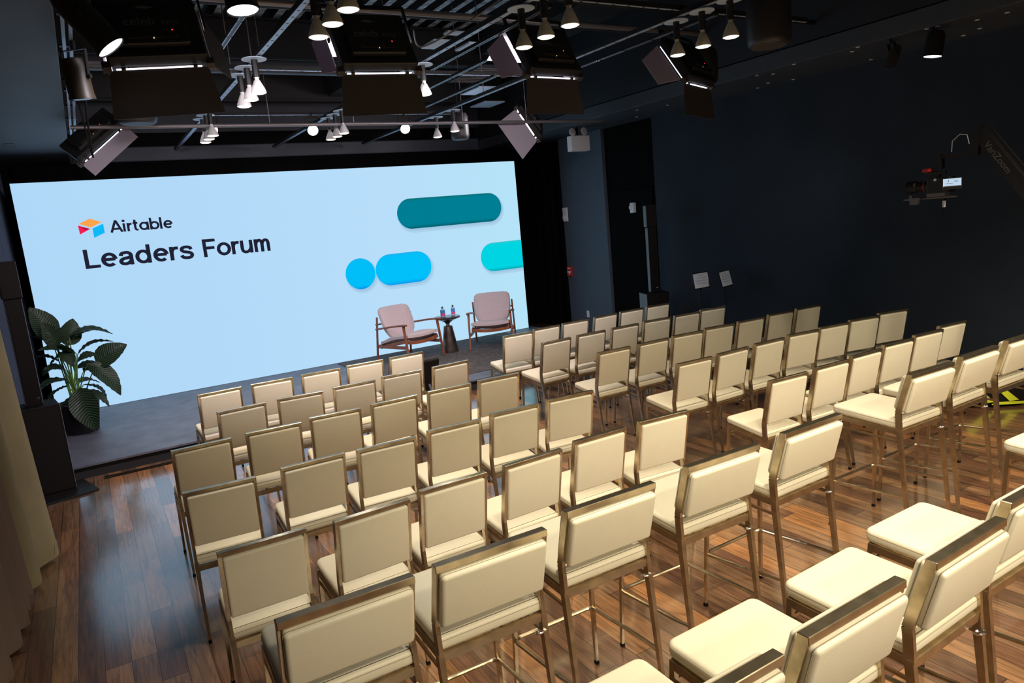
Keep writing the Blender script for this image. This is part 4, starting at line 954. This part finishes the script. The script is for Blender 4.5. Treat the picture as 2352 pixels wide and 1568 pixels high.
bm = NB(); box(bm, (0, -.02, .16), (.11, .20, .14), bev=.01); box(bm, (0, .02, .27), (.05, .16, .03), bev=.008); box(bm, (0, .0, .235), (.03, .03, .04)); obj('body', bm, M_FIXTURE, t)
bm = NB(); q = Matrix.Rotation(R(-90), 3, 'X'); lathe(bm, [(.042, 0), (.045, .02), (.045, .12), (.055, .13), (.058, .20), (.05, .20)], 24, c=(0, .07, .16), rot=q); ln_ = obj('lens', bm, M_DARKMET, t, True)
bm = NB(); tube(bm, ring_pts((0, .115, .16), .047, (0, 1, 0), 24), .0035, 6, closed=True); obj('red_ring', bm, M_RED, ln_)
bm = NB(); box(bm, (-.05, .07, .30), (.09, .05, .03), bev=.004); obj('red_module', bm, M_RED, t)['label'] = 'red cased module on top'
bm = NB(); box(bm, (-.055, -.145, .165), (.015, .155, .10), Matrix.Rotation(R(38), 3, 'Z'), bev=.003); mo = obj('flip_screen', bm, M_FIXTURE, t)
rz_ = Matrix.Rotation(R(38), 3, 'Z'); bm = NB(); box(bm, Vector((-.055, -.145, .165))+rz_ @ Vector((-.009, 0, .008)), (.002, .14, .072), rz_); sc = obj('lit_display', bm, emit('camera_display', lin((190, 212, 232)), 1), mo)
bm = NB()
for (u_, v_, a_, b_2) in ((0, -.034, .138, .012), (-.03, .01, .03, .004), (.02, -.006, .05, .003), (.03, .018, .004, .02)): box(bm, Vector((-.055, -.145, .165))+rz_ @ Vector((-.0105, u_, .008+v_)), (.001, a_, b_2), rz_)
obj('display_graphics', bm, M_DARKDOT, sc)
bm = NB()
for s in (-1, 1): tube(bm, [(s*.03, -.15, .05), (s*.03, .30, .05)], .007, 8)
box(bm, (0, .0, .075), (.09, .16, .03)); box(bm, (0, .24, .06), (.05, .03, .05)); box(bm, (-.06, .18, .03), (.03, .08, .06)); obj('rod_rig', bm, M_GREYPIPE, t)
bm = NB(); tube(bm, [(.0, -.06, .05), (.0, -.05, -.02), (.01, -.03, -.09), (.0, -.06, -.15)], .005, 6); obj('dangling_cord', bm, M_FOOT, t, True)
bm = NB(); box(bm, (-.02, -.06, -.01), (.022, .022, .06), bev=.005); obj('battery_tag', bm, M_PAPER, t)
bm = NB(); lathe(bm, [(.012, 0), (.012, .006)], 16, c=(-.057, -.0, .21), rot=Matrix.Rotation(R(-90), 3, 'Y')); obj('dial', bm, M_WHITE, t)

# ------------------------------------------------------------------ bags by the right wall
t = thing('equipment_bag', 'black equipment bag with lime yellow stripes on the floor behind the right-hand stools', 'bag', (7.30, 3.40, 0), R(-38))
bm = NB(); box(bm, (0, 0, .16), (.62, .30, .30), bev=.05, seg=3); obj('shell', bm, M_FOOT, t, True)
bm = NB()
prism(bm, [(-.27, -.156, .20), (-.21, -.156, .27), (-.02, -.156, .06), (-.10, -.156, .05)], (0, -.006, 0))
prism(bm, [(.0, -.156, .19), (.06, -.156, .20), (.20, -.156, .07), (.12, -.156, .06)], (0, -.006, 0))
prism(bm, [(-.02, -.156, .055), (-.04, -.156, .03), (.28, -.156, .03), (.28, -.156, .055)], (0, -.006, 0))
obj('stripe', bm, M_YELLOW, t)
bm = NB(); tube(bm, [(-.18, 0, .30), (-.12, 0, .37), (.12, 0, .37), (.18, 0, .30)], .012, 8); obj('strap', bm, M_FOOT, t, True)
t = thing('equipment_case', 'dark equipment case with metal corners on the floor behind the striped bag', 'case', (7.74, 2.50, 0), R(-5))
bm = NB(); box(bm, (0, 0, .20), (.42, .7, .40), bev=.01); obj('shell', bm, M_FIXTURE, t)
bm = NB()
for x in (-1, 1):
    for y in (-1, 1):
        for z in (.02, .38): box(bm, (x*.205, y*.345, z), (.03, .03, .035))
box(bm, (-.214, 0, .2), (.008, .12, .06)); obj('corner_metal', bm, M_CHROME, t)
